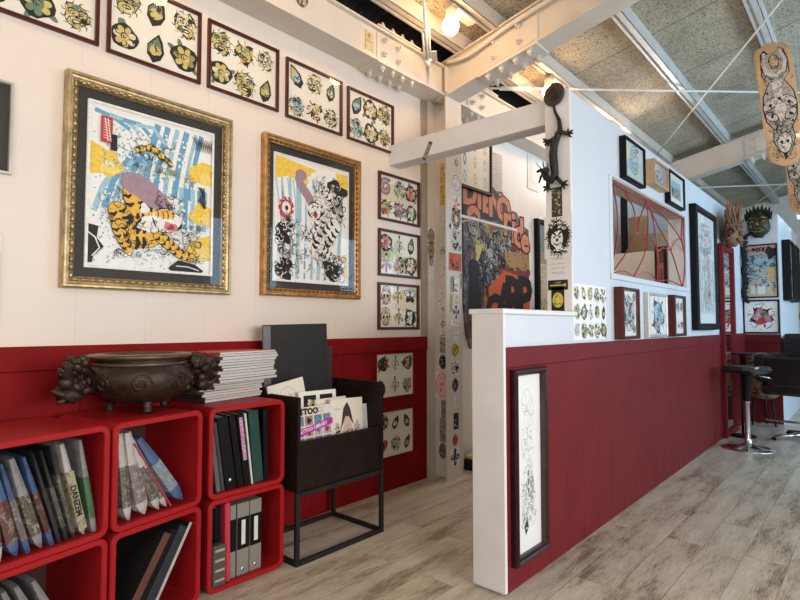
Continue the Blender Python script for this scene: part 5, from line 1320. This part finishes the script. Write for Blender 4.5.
leaflet('magazine', 'tattoo magazine with photo grid and magenta banner in rack', 'magazine', 1.648+.160, 2.155, zb, .25, .375, .012, -5, 0, grid_cov)
leaflet('magazine', 'white booklet with loose line drawing at the rack left', 'magazine', 1.648+.185, 2.30, zb, .23, .50, .008, -6, -9, lambda A, w, h, r: (A.ring(0, h*.84, w*.22, .002, GRY), A.scrib(0, h*.82, w*.35, h*.10, 16, .003, GRY, r)), paper=PAPER)
leaflet('magazine', 'white magazine with magenta and dark photos behind others', 'magazine', 1.648+.28, 2.26, zb, .26, .435, .01, -6, 1, lambda A, w, h, r: (A.rect(-w*.38, h*.80, -w*.05, h*.95, K), A.rect(w*.05, h*.80, w*.40, h*.95, K), A.blob(w*.22, h*.86, w*.12, h*.04, (.55, .05, .25), r, .3), A.blob(-w*.2, h*.86, w*.09, h*.04, CRM, r, .3)))
def fig_cov(A, w, h, r):
    A.blob(0, h*.55, w*.16, h*.22, (.66, .50, .42), r, .15); A.ell(0, h*.82, w*.08, h*.06, 0, (.66, .50, .42)); A.poly([(-w*.12, h*.86), (0, h*.95), (w*.1, h*.86), (w*.2, h*.62), (w*.05, h*.75), (-w*.06, h*.75), (-w*.22, h*.55)], (.06, .04, .04))
    for q in (-.3, .3): A.blob(q*w, h*.58, w*.08, h*.1, (.6, .46, .42), r, .25); A.scrib(q*w, h*.5, w*.08, h*.12, 8, .005, K, r)
    A.scrib(0, h*.45, w*.3, h*.12, 30, .006, K, r); A.text('tattoo', -w*.3, h*.86, .018, GRY)
leaflet('magazine', 'white magazine with a tattooed figure drawing on the cover', 'magazine', 1.648+.395, 2.17, zb, .235, .39, .012, -5, 2, fig_cov, paper=PAPER)
leaflet('magazine', 'plain cream magazine behind the figure cover', 'magazine', 1.648+.34, 2.215, zb, .22, .395, .010, -6, 0, lambda A, w, h, r: A.text('ink', -w*.2, h*.9, .02, GRY), paper=PAPER)
leaflet('magazine', 'pale lilac booklet, rightmost in the magazine rack', 'magazine', 1.648+.485, 2.195, zb, .17, .345, .010, -5, 3, lambda A, w, h, r: (A.rect(-w*.1, h*.1, w*.5, h, (.66, .64, .70)), A.scrib(0, h*.5, w*.35, h*.3, 20, .003, K, r)), paper=PAPER)
# black portfolio cases standing behind the rack
bf = thing('portfolio_case', 'large dark grey portfolio case standing at the back of the rack', 'portfolio case', (1.935, 2.455, .3655), (radians(-.8), radians(-1.2), 0))
PC = M('portfolio_grey', (.030, .030, .031), .55, vary=.15, spec=.2)
MB().bbox((-.222, 0, 0), (.222, .022, .79), .004).build('case_body', PC, bf)
MB().bbox((-.226, -.002, .002), (-.178, .012, .786), .004).build('spine_edge', M('portfolio_edge', (.16, .16, .17), .35), bf)
bf2 = thing('portfolio_case', 'second dark case just right behind the tall portfolio', 'portfolio case', (2.10, 2.497, .3612), (0, 0, 0))
MB().bbox((-.12, 0, 0), (.11, .008, .66), .002).build('case_body', M('portfolio_dark', (.035, .035, .037), .5), bf2)

# ================================================================== LIZARD AND PLAQUE ON THE POST
XF = XP-.0225
def post_pt(px, py, out=.02):
    return PX(px, py, 'X', XF-out)
b0 = post_pt(557, 186, 0)
lz = thing('iron_lizard', 'black iron dragon lizard climbing down the white post', 'lizard figure', b0)
def L(px, py, out=.022): return post_pt(px, py, out)-b0
body = [L(553, 103, .008), L(555, 112, .010), L(559, 120, .014), L(560, 129, .018), L(557, 137, .022), L(554, 146, .026), L(553, 155, .028), L(554, 165, .026), L(555, 174, .024), L(551, 181, .026), L(546, 178, .034), L(545, 172, .042)]
MB().tube(body, [.005, .008, .011, .014, .018, .021, .023, .023, .021, .020, .018, .016], 10).build('body', IRON, lz)
mb = MB(); hd = L(545, 171, .045)
mb.ball(hd, .021, 10, squash=(1, 1.2, 1), jit=.4, seed=2)
mb.tube([hd, L(541, 170, .05), L(537, 172, .05)], [.014, .011, .007], 8); mb.tube([hd, L(541, 177, .05), L(539, 183, .05)], [.012, .008, .004], 8)
for a, b in ((548, 162), (543, 160)): mb.tube([hd, L(a, b+4, .055), L(a, b, .05)], [.005, .004, .001], 6)
mb.tube([hd, L(538, 166, .05), L(536, 162, .05)], [.003, .002, .001], 5)
mb.build('head', IRON, lz)
def leg(pts, claw, out=.018):
    mb = MB(); P = [L(*p) for p in pts]; mb.tube(P, [.013, .011, .010, .008][:len(P)], 8)
    e = P[-1]
    for dx, dz in claw: mb.tube([e, e+Vector((-.006, -dx*.022, dz*.022)), e+Vector((.0, -dx*.032, dz*.030))], [.007, .006, .002], 6)
    return mb.build('leg', IRON, lz)
leg([(556, 134, .02), (562, 132, .03), (568, 134, .015)], ((1, .5), (1, -.1), (.7, -.8), (.1, 1)))
leg([(555, 138, .02), (550, 141, .03), (548, 141, .012)], ((-1, .6), (-1, -.1), (-.6, -.9), (.1, -1)))
leg([(556, 177, .02), (560, 181, .03), (563, 184, .012)], ((.9, .5), (1, -.4), (.3, -1), (-.5, -1)))
leg([(550, 179, .02), (548, 184, .03), (548, 187, .012)], ((-1, .1), (-.8, -.7), (0, -1), (.7, -.7)))
mb = MB()
for i in range(2, 10): q = body[i]; mb.tube([q+Vector((-.012, 0, 0)), q+Vector((-.028, 0, .006))], [.005, .001], 5)
mb.build('spines', IRON, lz)
pc = post_pt(555, 95, .0)
pl = thing('round_plaque', 'dark round relief plaque above the lizard tail', 'plaque', (XF+.002, pc.y, pc.z-.065), (0, radians(0), radians(-8)))
MB().lathe([(.0, .0), (.056, .0), (.064, .006), (.064, .018), (.058, .022), (.050, .018), (.0, .018)][::-1], (0, 0, .065), 28, axis='X').build('plaque_disc', M('plaque_brown', (.045, .032, .028), .5, vary=.4, nscale=50, bumpy=.8), pl)
rel = MB(); r = random.Random(3)
for k in range(9): a = r.uniform(0, 6); q = r.uniform(.005, .033); rel.tube([(-.020, q*cos(a+t*.5), .065+q*sin(a+t*.5)) for t in range(5)], .004, 6)
rel.build('relief', BRONZE, pl)

# ================================================================== MIRROR, MASKS, FAR PICTURES
mr = thing('wall_mirror', 'tall mirror in a red painted frame at partition end', 'mirror', (6.665, YP0-.0125, .0))
frame_mesh(.61, 2.0, [(0, .001), (0, .035), (.063, .035), (.063, .001)]).build('frame', REDP, mr)
MB().box((-.243, -.014, .063), (.243, -.010, 1.937)).build('mirror_glass', MIRROR, mr)
# brown carved mask
def rpt(px, py, out=.05): return PX(px, py, 'Y', YP0-out)
c0 = rpt(727, 226)
mk = thing('carved_mask', 'brown carved wooden flame mask above the red mirror', 'mask', (c0.x, YP0-.03, c0.z-.22))
mk.scale = (1.25, .9, .85)
BRN = M('carved_brown', (.20, .095, .045), .55, vary=.35, nscale=30, bumpy=.6)
mb = MB(); mb.ball((0, -.07, .16), .15, 16, squash=(1.1, .55, 1.15), jit=.2); mb.ball((0, -.16, .15), .035, 8); mb.tube([(-.07, -.14, .07), (0, -.17, .055), (.07, -.14, .07)], .018, 8)
for s in (-1, 1): mb.ball((s*.06, -.14, .20), .028, 8); mb.tube([(s*.02, -.15, .235), (s*.10, -.14, .26)], .014, 6)
mface = mb.build('mask_face', BRN, mk); r = random.Random(12)
for k in range(34):
    a = radians(-30+240*k/33); q = r.uniform(.16, .26); p0_ = Vector((.13*cos(a), -.05-r.uniform(0, .08), .18+.13*sin(a))); d = Vector((cos(a+r.uniform(-.3, .3)), -r.uniform(0, .3), sin(a)))
    MB().tube([p0_, p0_+d*q*.4, p0_+d*q*.7+Vector((r.uniform(-.04, .04), 0, .01)), p0_+d*q+Vector((0, 0, .03))], [.024, .018, .014, .006], 6).build('flame_horn', BRN, mface)
# black and gold mask on nook wall
mk = thing('crowned_mask', 'black and gold crowned demon mask on the pale far wall', 'mask', (7.695, 1.045, 2.19), (0, 0, -pi/2))
mk.scale = (.74, .9, .78)
BG = M('black_gold', (.035, .028, .018), .4, metal=.4, vary=.6, nscale=30, bumpy=.5); GL = M('mask_gold', (.16, .115, .035), .4, metal=.6, vary=.9, nscale=40, bumpy=.6)
mb = MB(); mb.ball((0, -.05, .20), .17, 22, squash=(.92, .62, 1.15), jit=.25); mface = mb.build('mask_face', BG, mk)
mb = MB(); mb.tube([(0, -.17, .27), (0, -.19, .20), (0, -.185, .16)], [.012, .022, .034], 8)
for s in (-1, 1):
    mb.ball((s*.065, -.145, .235), .034, 10, squash=(1.2, .6, .8)); mb.tube([(s*.02, -.155, .27), (s*.07, -.16, .29), (s*.13, -.12, .27)], [.012, .017, .010], 8); mb.ball((s*.085, -.13, .165), .035, 8, squash=(1, .5, 1))
mb.tube([(-.08, -.13, .10), (-.04, -.15, .085), (0, -.155, .08), (.04, -.15, .085), (.08, -.13, .10)], .015, 8); mb.tube([(-.06, -.13, .12), (0, -.165, .13), (.06, -.13, .12)], .010, 8)
mb.build('gilt_features', GL, mk)
for k in range(9):
    a = radians(22+136*k/8); p_ = Vector((.16*cos(a), -.05, .22+.15*sin(a))); d = Vector((cos(a)*.35, -.05, 1)).normalized()
    MB().tube([p_, p_+d*.07, p_+d*(.12+.03*(k % 2))], [.034, .024, .003], 8).build('crown_point', BLACKM, mface)
def far_art(w, h):
    A = Art(w, h); r = random.Random(91); A.rect(-w/2, h*.80, w/2, h, (.62, .34, .26)); A.rect(-w/2, 0, w/2, h*.3, (.62, .52, .34))
    A.scrib(0, h*.5, w*.45, h*.35, 120, .014, LBL, r); A.scrib(0, h*.5, w*.45, h*.4, 120, .012, (.04, .07, .10), r); A.scrib(0, h*.3, w*.45, h*.25, 60, .014, (.70, .58, .40), r)
    A.blob(w*.36, h*.85, .06, .07, K, r, .3); A.blob(w*.34, h*.45, .05, .08, (.65, .42, .2), r, .3); A.rect(-w*.3, h*.05, -w*.15, h*.22, WHT); A.rect(-w*.08, h*.05, w*.15, h*.2, WHT); A.text('ROCK', 0, h*.93, .05, K, bold=.004); return A
picture('framed_poster', 'black framed teal and peach festival print below black mask', 'framed picture', (7.6995, 1.052, 1.475), -pi/2, .36, .64, .015, .02, BLACK, far_art(.33, .61), paper=M('poster_teal', (.28, .38, .40), .5), glass=True)
def far_art2(w, h):
    A = Art(w, h); r = random.Random(92); motif(A, 0, h*.5, min(w, h)*.36, 'dragon', r, (PNK, GRN, LBL)); A.blob(0, h*.35, w*.15, h*.1, REDI, r, .3)
    for _ in range(24): t = r.uniform(0, 6.3); A.ell(w*.4*cos(t), h*.5+h*.42*sin(t), .008, .008, 0, GRN, 6)
    return A
picture('framed_poster', 'black framed red dragon sheet under the teal print', 'framed picture', (7.6995, 1.052, 1.05), -pi/2, .37, .40, .018, .02, BLACK, far_art2(.334, .364), paper=PAPERW)
cvg = thing('wooden_carving', 'dark narrow carving hanging in the corner beside far print', 'carving', (7.62, 1.20, 1.42))
mb = MB(); r = random.Random(44)
P = [Vector((.02*sin(i), -.01*cos(i*1.3), .78-.055*i)) for i in range(15)]
mb.tube(P, [.02+.012*abs(sin(i*1.1)) for i in range(15)], 8)
for i in range(15): mb.ball(P[i]+Vector((0, -.02, 0)), .022, 8, jit=.5, seed=i)
mb.tube([P[0], P[0]+Vector((.0, -.05, .04)), P[0]+Vector((0, -.10, .03))], [.025, .02, .01], 8); mb.build('carving_body', BLACKM, cvg)
# black frames on the side wall of the nook
for i, (x, lab) in enumerate(((7.95, 'black edged frame on the side wall, nearest the far print'), (8.55, 'black edged frame on the side wall, second from the far print'))):
    wall_pic(lab, x, x+.42, 1.45-.0*i, 2.18, .03, .09, BLACK, lambda w, h: flash(w, h, (2, 3), ['rose', 'skull'], [(LBL, GRY, K)], 93), y=.86, name='framed_print', paper=PAPERW)
wf = picture('framed_picture', 'golden wooden framed picture on the cream far wall', 'framed picture', (X1-.001, .78, 1.25), -pi/2, .8, 1.0, .12, .05, M('wood_gold', (.40, .24, .07), .4), flash(.56, .76, (1, 2), ['dragon', 'rose'], [(YEL, OLV, K)], 94), paper=PAPER)
# lit fixture and skull panel
fx = thing('ceiling_light_strip', 'bright white fluorescent strip beyond the far wall', 'light fixture', (9.0, .30, 2.62))
MB().bbox((-.05, -.9, 0), (.05, .5, .05), .004).build('fixture_body', POST, fx); MB().tube([(0, -.88, -.02), (0, .48, -.02)], .018, 10).build('light_tube', tube_mat(), fx)
A = Art(1.0, .5); A.rect(-.5, 0, .5, .5, (.03, .06, .07)); r = random.Random(2)
for i, x in enumerate((-.38, -.08, .24)): A.ell(x, .30, .11, .12, 0, WHT); A.ell(x, .16, .06, .06, 0, WHT); A.ell(x-.04, .29, .03, .035, 0, K); A.ell(x+.04, .29, .03, .035, 0, K); A.ell(x, .22, .012, .02, 0, K)
bn = thing('skull_banner', 'dark teal banner with white skulls hanging at far right', 'banner', (8.9, .16, 2.10), (0, radians(12), -pi/2)); A.build('banner_cloth', bn, MATB)
MB().tube([(-.5, 0, .5), (.5, 0, .5)], .008, 8).build('banner_rod', WR, bn)

# ================================================================== HANGING DECKS
def deck(loc, rz, tilt, label, dv, L_=.80, Wd=.19):
    t = thing('skateboard_deck', label, 'skateboard deck', loc, (0, radians(tilt), rz))
    n = 14; out = []
    for k in range(n+1): a = pi*k/n; out.append((Wd/2*cos(a), L_-Wd/2*.95+Wd/2*.95*sin(a)))
    for k in range(n+1): a = pi+pi*k/n; out.append((Wd/2*cos(a), Wd/2*.95+Wd/2*.95*sin(a)))
    # rows across the length so the kicks and the concave can be shaped
    rows = 26; cols_ = 8; vs = []; fs = []
    def half(v):
        e = min(v, L_-v); R_ = Wd/2*.95
        return Wd/2*(sqrt(max(0, 1-((R_-e)/R_)**2)) if e < R_ else 1)
    def yy(u, v):
        kick = max(0, .17-v)**1.4*1.1+max(0, v-(L_-.17))**1.4*1.1
        return kick+.010*(2*u/Wd)**2
    for side in (0, 1):
        for i in range(rows+1):
            v = L_*(.002+.996*i/rows); hw = half(v)
            for j in range(cols_+1): u = -hw+2*hw*j/cols_; vs.append((u, yy(u, v)+side*.010, v))
    m = (rows+1)*(cols_+1)
    for i in range(rows):
        for j in range(cols_):
            a = i*(cols_+1)+j; q = (a, a+1, a+cols_+2, a+cols_+1); fs.append(q); fs.append(tuple(x+m for x in q[::-1]))
        for j in (0, cols_):
            a = i*(cols_+1)+j; b = a+cols_+1; fs.append((a, b, b+m, a+m) if j == 0 else (b, a, a+m, b+m))
    MB().add(vs, fs, 0, True).build('deck_board', M('deck_maple', (.56, .37, .21), .25, vary=.08, coat=.7), t)
    A = Art(Wd, L_); dv(A, Wd, L_, random.Random(5)); 
    mb = A.mb
    o = mb.build('deck_graphic', [PAPER]+[ink(c) for c in A.cols], t.children[0])
    bm = bmesh.new(); bm.from_mesh(o.data)
    cuts = [((0, 0, .02*k), (0, 0, 1)) for k in range(1, 40)]+[((.024*k, 0, 0), (1, 0, 0)) for k in range(-3, 4)]
    for co, no in cuts: bmesh.ops.bisect_plane(bm, geom=bm.verts[:]+bm.edges[:]+bm.faces[:], dist=1e-7, plane_co=co, plane_no=no)
    for v in bm.verts: v.co.y = yy(v.co.x, v.co.z)+v.co.y*.6-.0006
    bm.to_mesh(o.data); bm.free()
    zc = zr((loc[1]))+cz-loc[2]
    for s in (-1, 1): MB().tube([(s*.03, .012, L_-.06), (s*.03-0*s, .012, zc-.01)], .0008, 5).build('hanging_line', M('nylon', (.7, .7, .7), .3), t)
    return t
def deck_art(A, w, h, r):
    G = (.56, .53, .50); G2 = (.40, .37, .35)
    out = [(-w*.34, h*.80), (-w*.30, h*.90), (-w*.18, h*.93), (-w*.10, h*.88), (w*.10, h*.88), (w*.18, h*.93), (w*.30, h*.90), (w*.34, h*.80), (w*.36, h*.70), (w*.20, h*.64), (w*.40, h*.54), (w*.44, h*.44), (w*.40, h*.34), (w*.24, h*.27), (w*.28, h*.18), (w*.14, h*.08), (0, h*.04), (-w*.14, h*.08), (-w*.28, h*.18), (-w*.24, h*.27), (-w*.40, h*.34), (-w*.44, h*.44), (-w*.40, h*.54), (-w*.20, h*.64), (-w*.36, h*.70)]
    A.poly([(x*1.06, z) for x, z in out], K); A.poly([(x*.97, z*.99+h*.004) for x, z in out], G2)
    for s_ in (-1, 1):
        A.stroke([(s_*w*.22, h*.90), (s_*w*.30, h*.80), (s_*w*.24, h*.72), (0, h*.68)], w*.10, G); A.stroke([(s_*w*.27, h*.89), (s_*w*.36, h*.79), (s_*w*.29, h*.70), (s_*w*.05, h*.655)], w*.025, K)
        A.ell(s_*w*.25, h*.47, w*.15, h*.065, s_*.8, K); A.ell(s_*w*.25, h*.47, w*.13, h*.055, s_*.8, G); A.ell(s_*w*.25, h*.37, w*.13, h*.055, -s_*.7, K); A.ell(s_*w*.25, h*.37, w*.11, h*.045, -s_*.7, G)
        A.ell(s_*w*.25, h*.46, w*.05, h*.014, s_*.5, K, 10); A.ell(s_*w*.24, h*.37, w*.04, h*.012, 0, K, 10)
    A.ell(0, h*.80, w*.13, h*.06, 0, (.56, .37, .21)); A.ring(0, h*.80, w*.13, w*.03, K, 18, h*.06)
    A.poly([(-w*.14, h*.64), (w*.14, h*.64), (w*.10, h*.5), (w*.16, h*.42), (0, h*.30), (-w*.16, h*.42), (-w*.10, h*.5)], (.62, .58, .56)); A.ell(0, h*.50, w*.04, h*.012, 0, K, 8)
    A.ell(0, h*.16, w*.20, h*.078, 0, K); A.ell(0, h*.16, w*.18, h*.070, 0, (.66, .63, .60)); A.ell(-w*.08, h*.165, w*.045, h*.011, .2, K, 8); A.ell(w*.08, h*.165, w*.045, h*.011, -.2, K, 8); A.poly([(-w*.07, h*.09), (w*.07, h*.09), (0, h*.04)], K); A.arc(0, h*.125, w*.05, 3.3, 6.1, w*.02, K)
    A.scrib(0, h*.45, w*.36, h*.40, 260, .0026, K, r, .011); A.scrib(0, h*.25, w*.25, h*.08, 60, .0026, K, r, .010)
d0 = _f + _r*((786-400)/F_PX) - _u*((97-300)/F_PX)
pd = CAM + d0*3.30
yaw_face = atan2(-(CAM-pd).x, (CAM-pd).y)+pi     # graphic side (-y local) faces the camera
fa = atan2((CAM-pd).y, (CAM-pd).x)+pi/2
deck((pd.x-.03*sin(fa)*0, pd.y, pd.z-.40), fa+radians(6), -5.0, 'maple skateboard deck with black and white goddess graphic, hanging nearest', deck_art)
d1 = _f + _r*((803-400)/F_PX) - _u*((160-300)/F_PX)
pd = CAM + d1*4.1
deck((pd.x, pd.y, pd.z-.40), fa-radians(5), -2, 'second hanging skateboard deck cut by the right photo edge', deck_art)

# ================================================================== STOOL AND CHAIR
def chrome_base(t, R_, h, r=.022):
    MB().lathe([(0, .0), (R_, .0), (R_, .006), (R_*.8, .014), (R_*.35, .030), (R_*.15, .055), (r*1.2, .10), (r, .13)], n=36).build('base_plate', CHROME, t)
st = thing('bar_stool', 'black seated bar stool on chrome pedestal by the mirror', 'bar stool', (5.98, .95, 0), (0, 0, radians(-20)))
chrome_base(st, .215, .1)
MB().lathe([(.022, .12), (.022, .42), (.028, .425), (.030, .44)], n=20).build('pedestal', CHROME, st)
MB().lathe([(.030, .44), (.034, .46), (.034, .66), (.06, .70), (0, .70)], n=20).build('gas_column', BLACK, st)
MB().bbox((-.165, -.165, .70), (.165, .165, .765), .03).build('seat', M('vinyl_black', (.012, .012, .014), .35, coat=.3), st)
MB().tube([(.10, -.02, .68), (.16, -.10, .66), (.2, -.12, .65)], .007, 8).build('height_lever', CHROME, st)
LV = M('leather_black', (.010, .010, .012), .3, coat=.4, vary=.3)
ch = thing('tattoo_chair', 'black leather tattoo chair on chrome star base at far right', 'chair', (6.75, .50, 0), (0, 0, radians(-12)))
MB().lathe([(.035, .04), (.035, .40), (.06, .42), (.06, .46), (0, .46)], n=20).build('pedestal', CHROME, ch)
for k in range(5):
    a = radians(72*k+200); MB().tube([(0, 0, .07), (.2*cos(a), .2*sin(a), .055), (.36*cos(a), .36*sin(a), .035)], [.03, .022, .016], 8).build('base_arm', CHROME, ch)
    MB().lathe([(0, 0), (.02, .002), (.02, .03), (0, .032)], (.36*cos(a), .36*sin(a), 0), 12).build('caster', BLACK, ch)
MB().bbox((-.34, -.36, .46), (.30, .36, .58), .03).build('seat', LV, ch)
MB().bbox((-.36, .28, .58), (.26, .40, .86), .025).build('armrest', LV, ch)
MB().bbox((-.36, -.40, .58), (.26, -.28, .86), .025).build('armrest', LV, ch)
MB().bbox((-.38, -.30, .55), (-.30, .29, .84), .02).build('front_pad', LV, ch)
mb = MB(); mb.bbox((.20, -.36, .58), (.34, .36, 1.06), .05); mb.build('backrest', LV, ch)
MB().bbox((-.374, -.10, .75), (-.379-.004, .02, .78), .001).build('maker_plate', DARKMETAL, ch)
MB().tube([(-.36, -.30, .22), (-.36, .30, .22)], .012, 8).tube([(-.30, 0, .46), (-.36, 0, .22)], .012, 8).build('footrest', CHROME, ch)
tr = thing('arm_tray', 'small black tray on a thin arm left of the leather chair', 'tray', (6.60, 1.09, 0))
MB().bbox((-.12, -.12, .845), (.12, .08, .86), .004).build('tray_top', BLACK, tr); MB().tube([(0, 0, .02), (0, 0, .845)], .012, 8).build('tray_pole', BLACK, tr); MB().lathe([(0, 0), (.12, 0), (.12, .012), (.02, .025), (0, .03)], n=20).build('tray_base', BLACK, tr)
# patterned round basket against the far wall
bk = thing('woven_basket', 'beige openwork round basket below the far prints', 'basket', (7.50, 1.02, 0))
mb = MB()
PB = pattern('basket_weave', [(.05, .03, .02), (.34, .25, .16), (.14, .09, .05), (.42, .32, .22)], 22)
mb.lathe([(0, .30), (.10, .31), (.16, .36), (.18, .45), (.18, .62), (.17, .80), (.15, .82), (.14, .80), (.15, .6)], n=28); mb.build('basket_body', PB, bk)
for k in range(3): a = 2*pi*k/3; MB().tube([(.09*cos(a), .09*sin(a), .33), (.13*cos(a), .13*sin(a), 0)], .010, 8).build('leg', DARKMETAL, bk)
MB().lathe([(0, .78), (.13, .78), (.14, .80), (.12, .825), (0, .83)], n=24).build('cushion', M('pink_cloth', (.45, .28, .24), .7), bk)
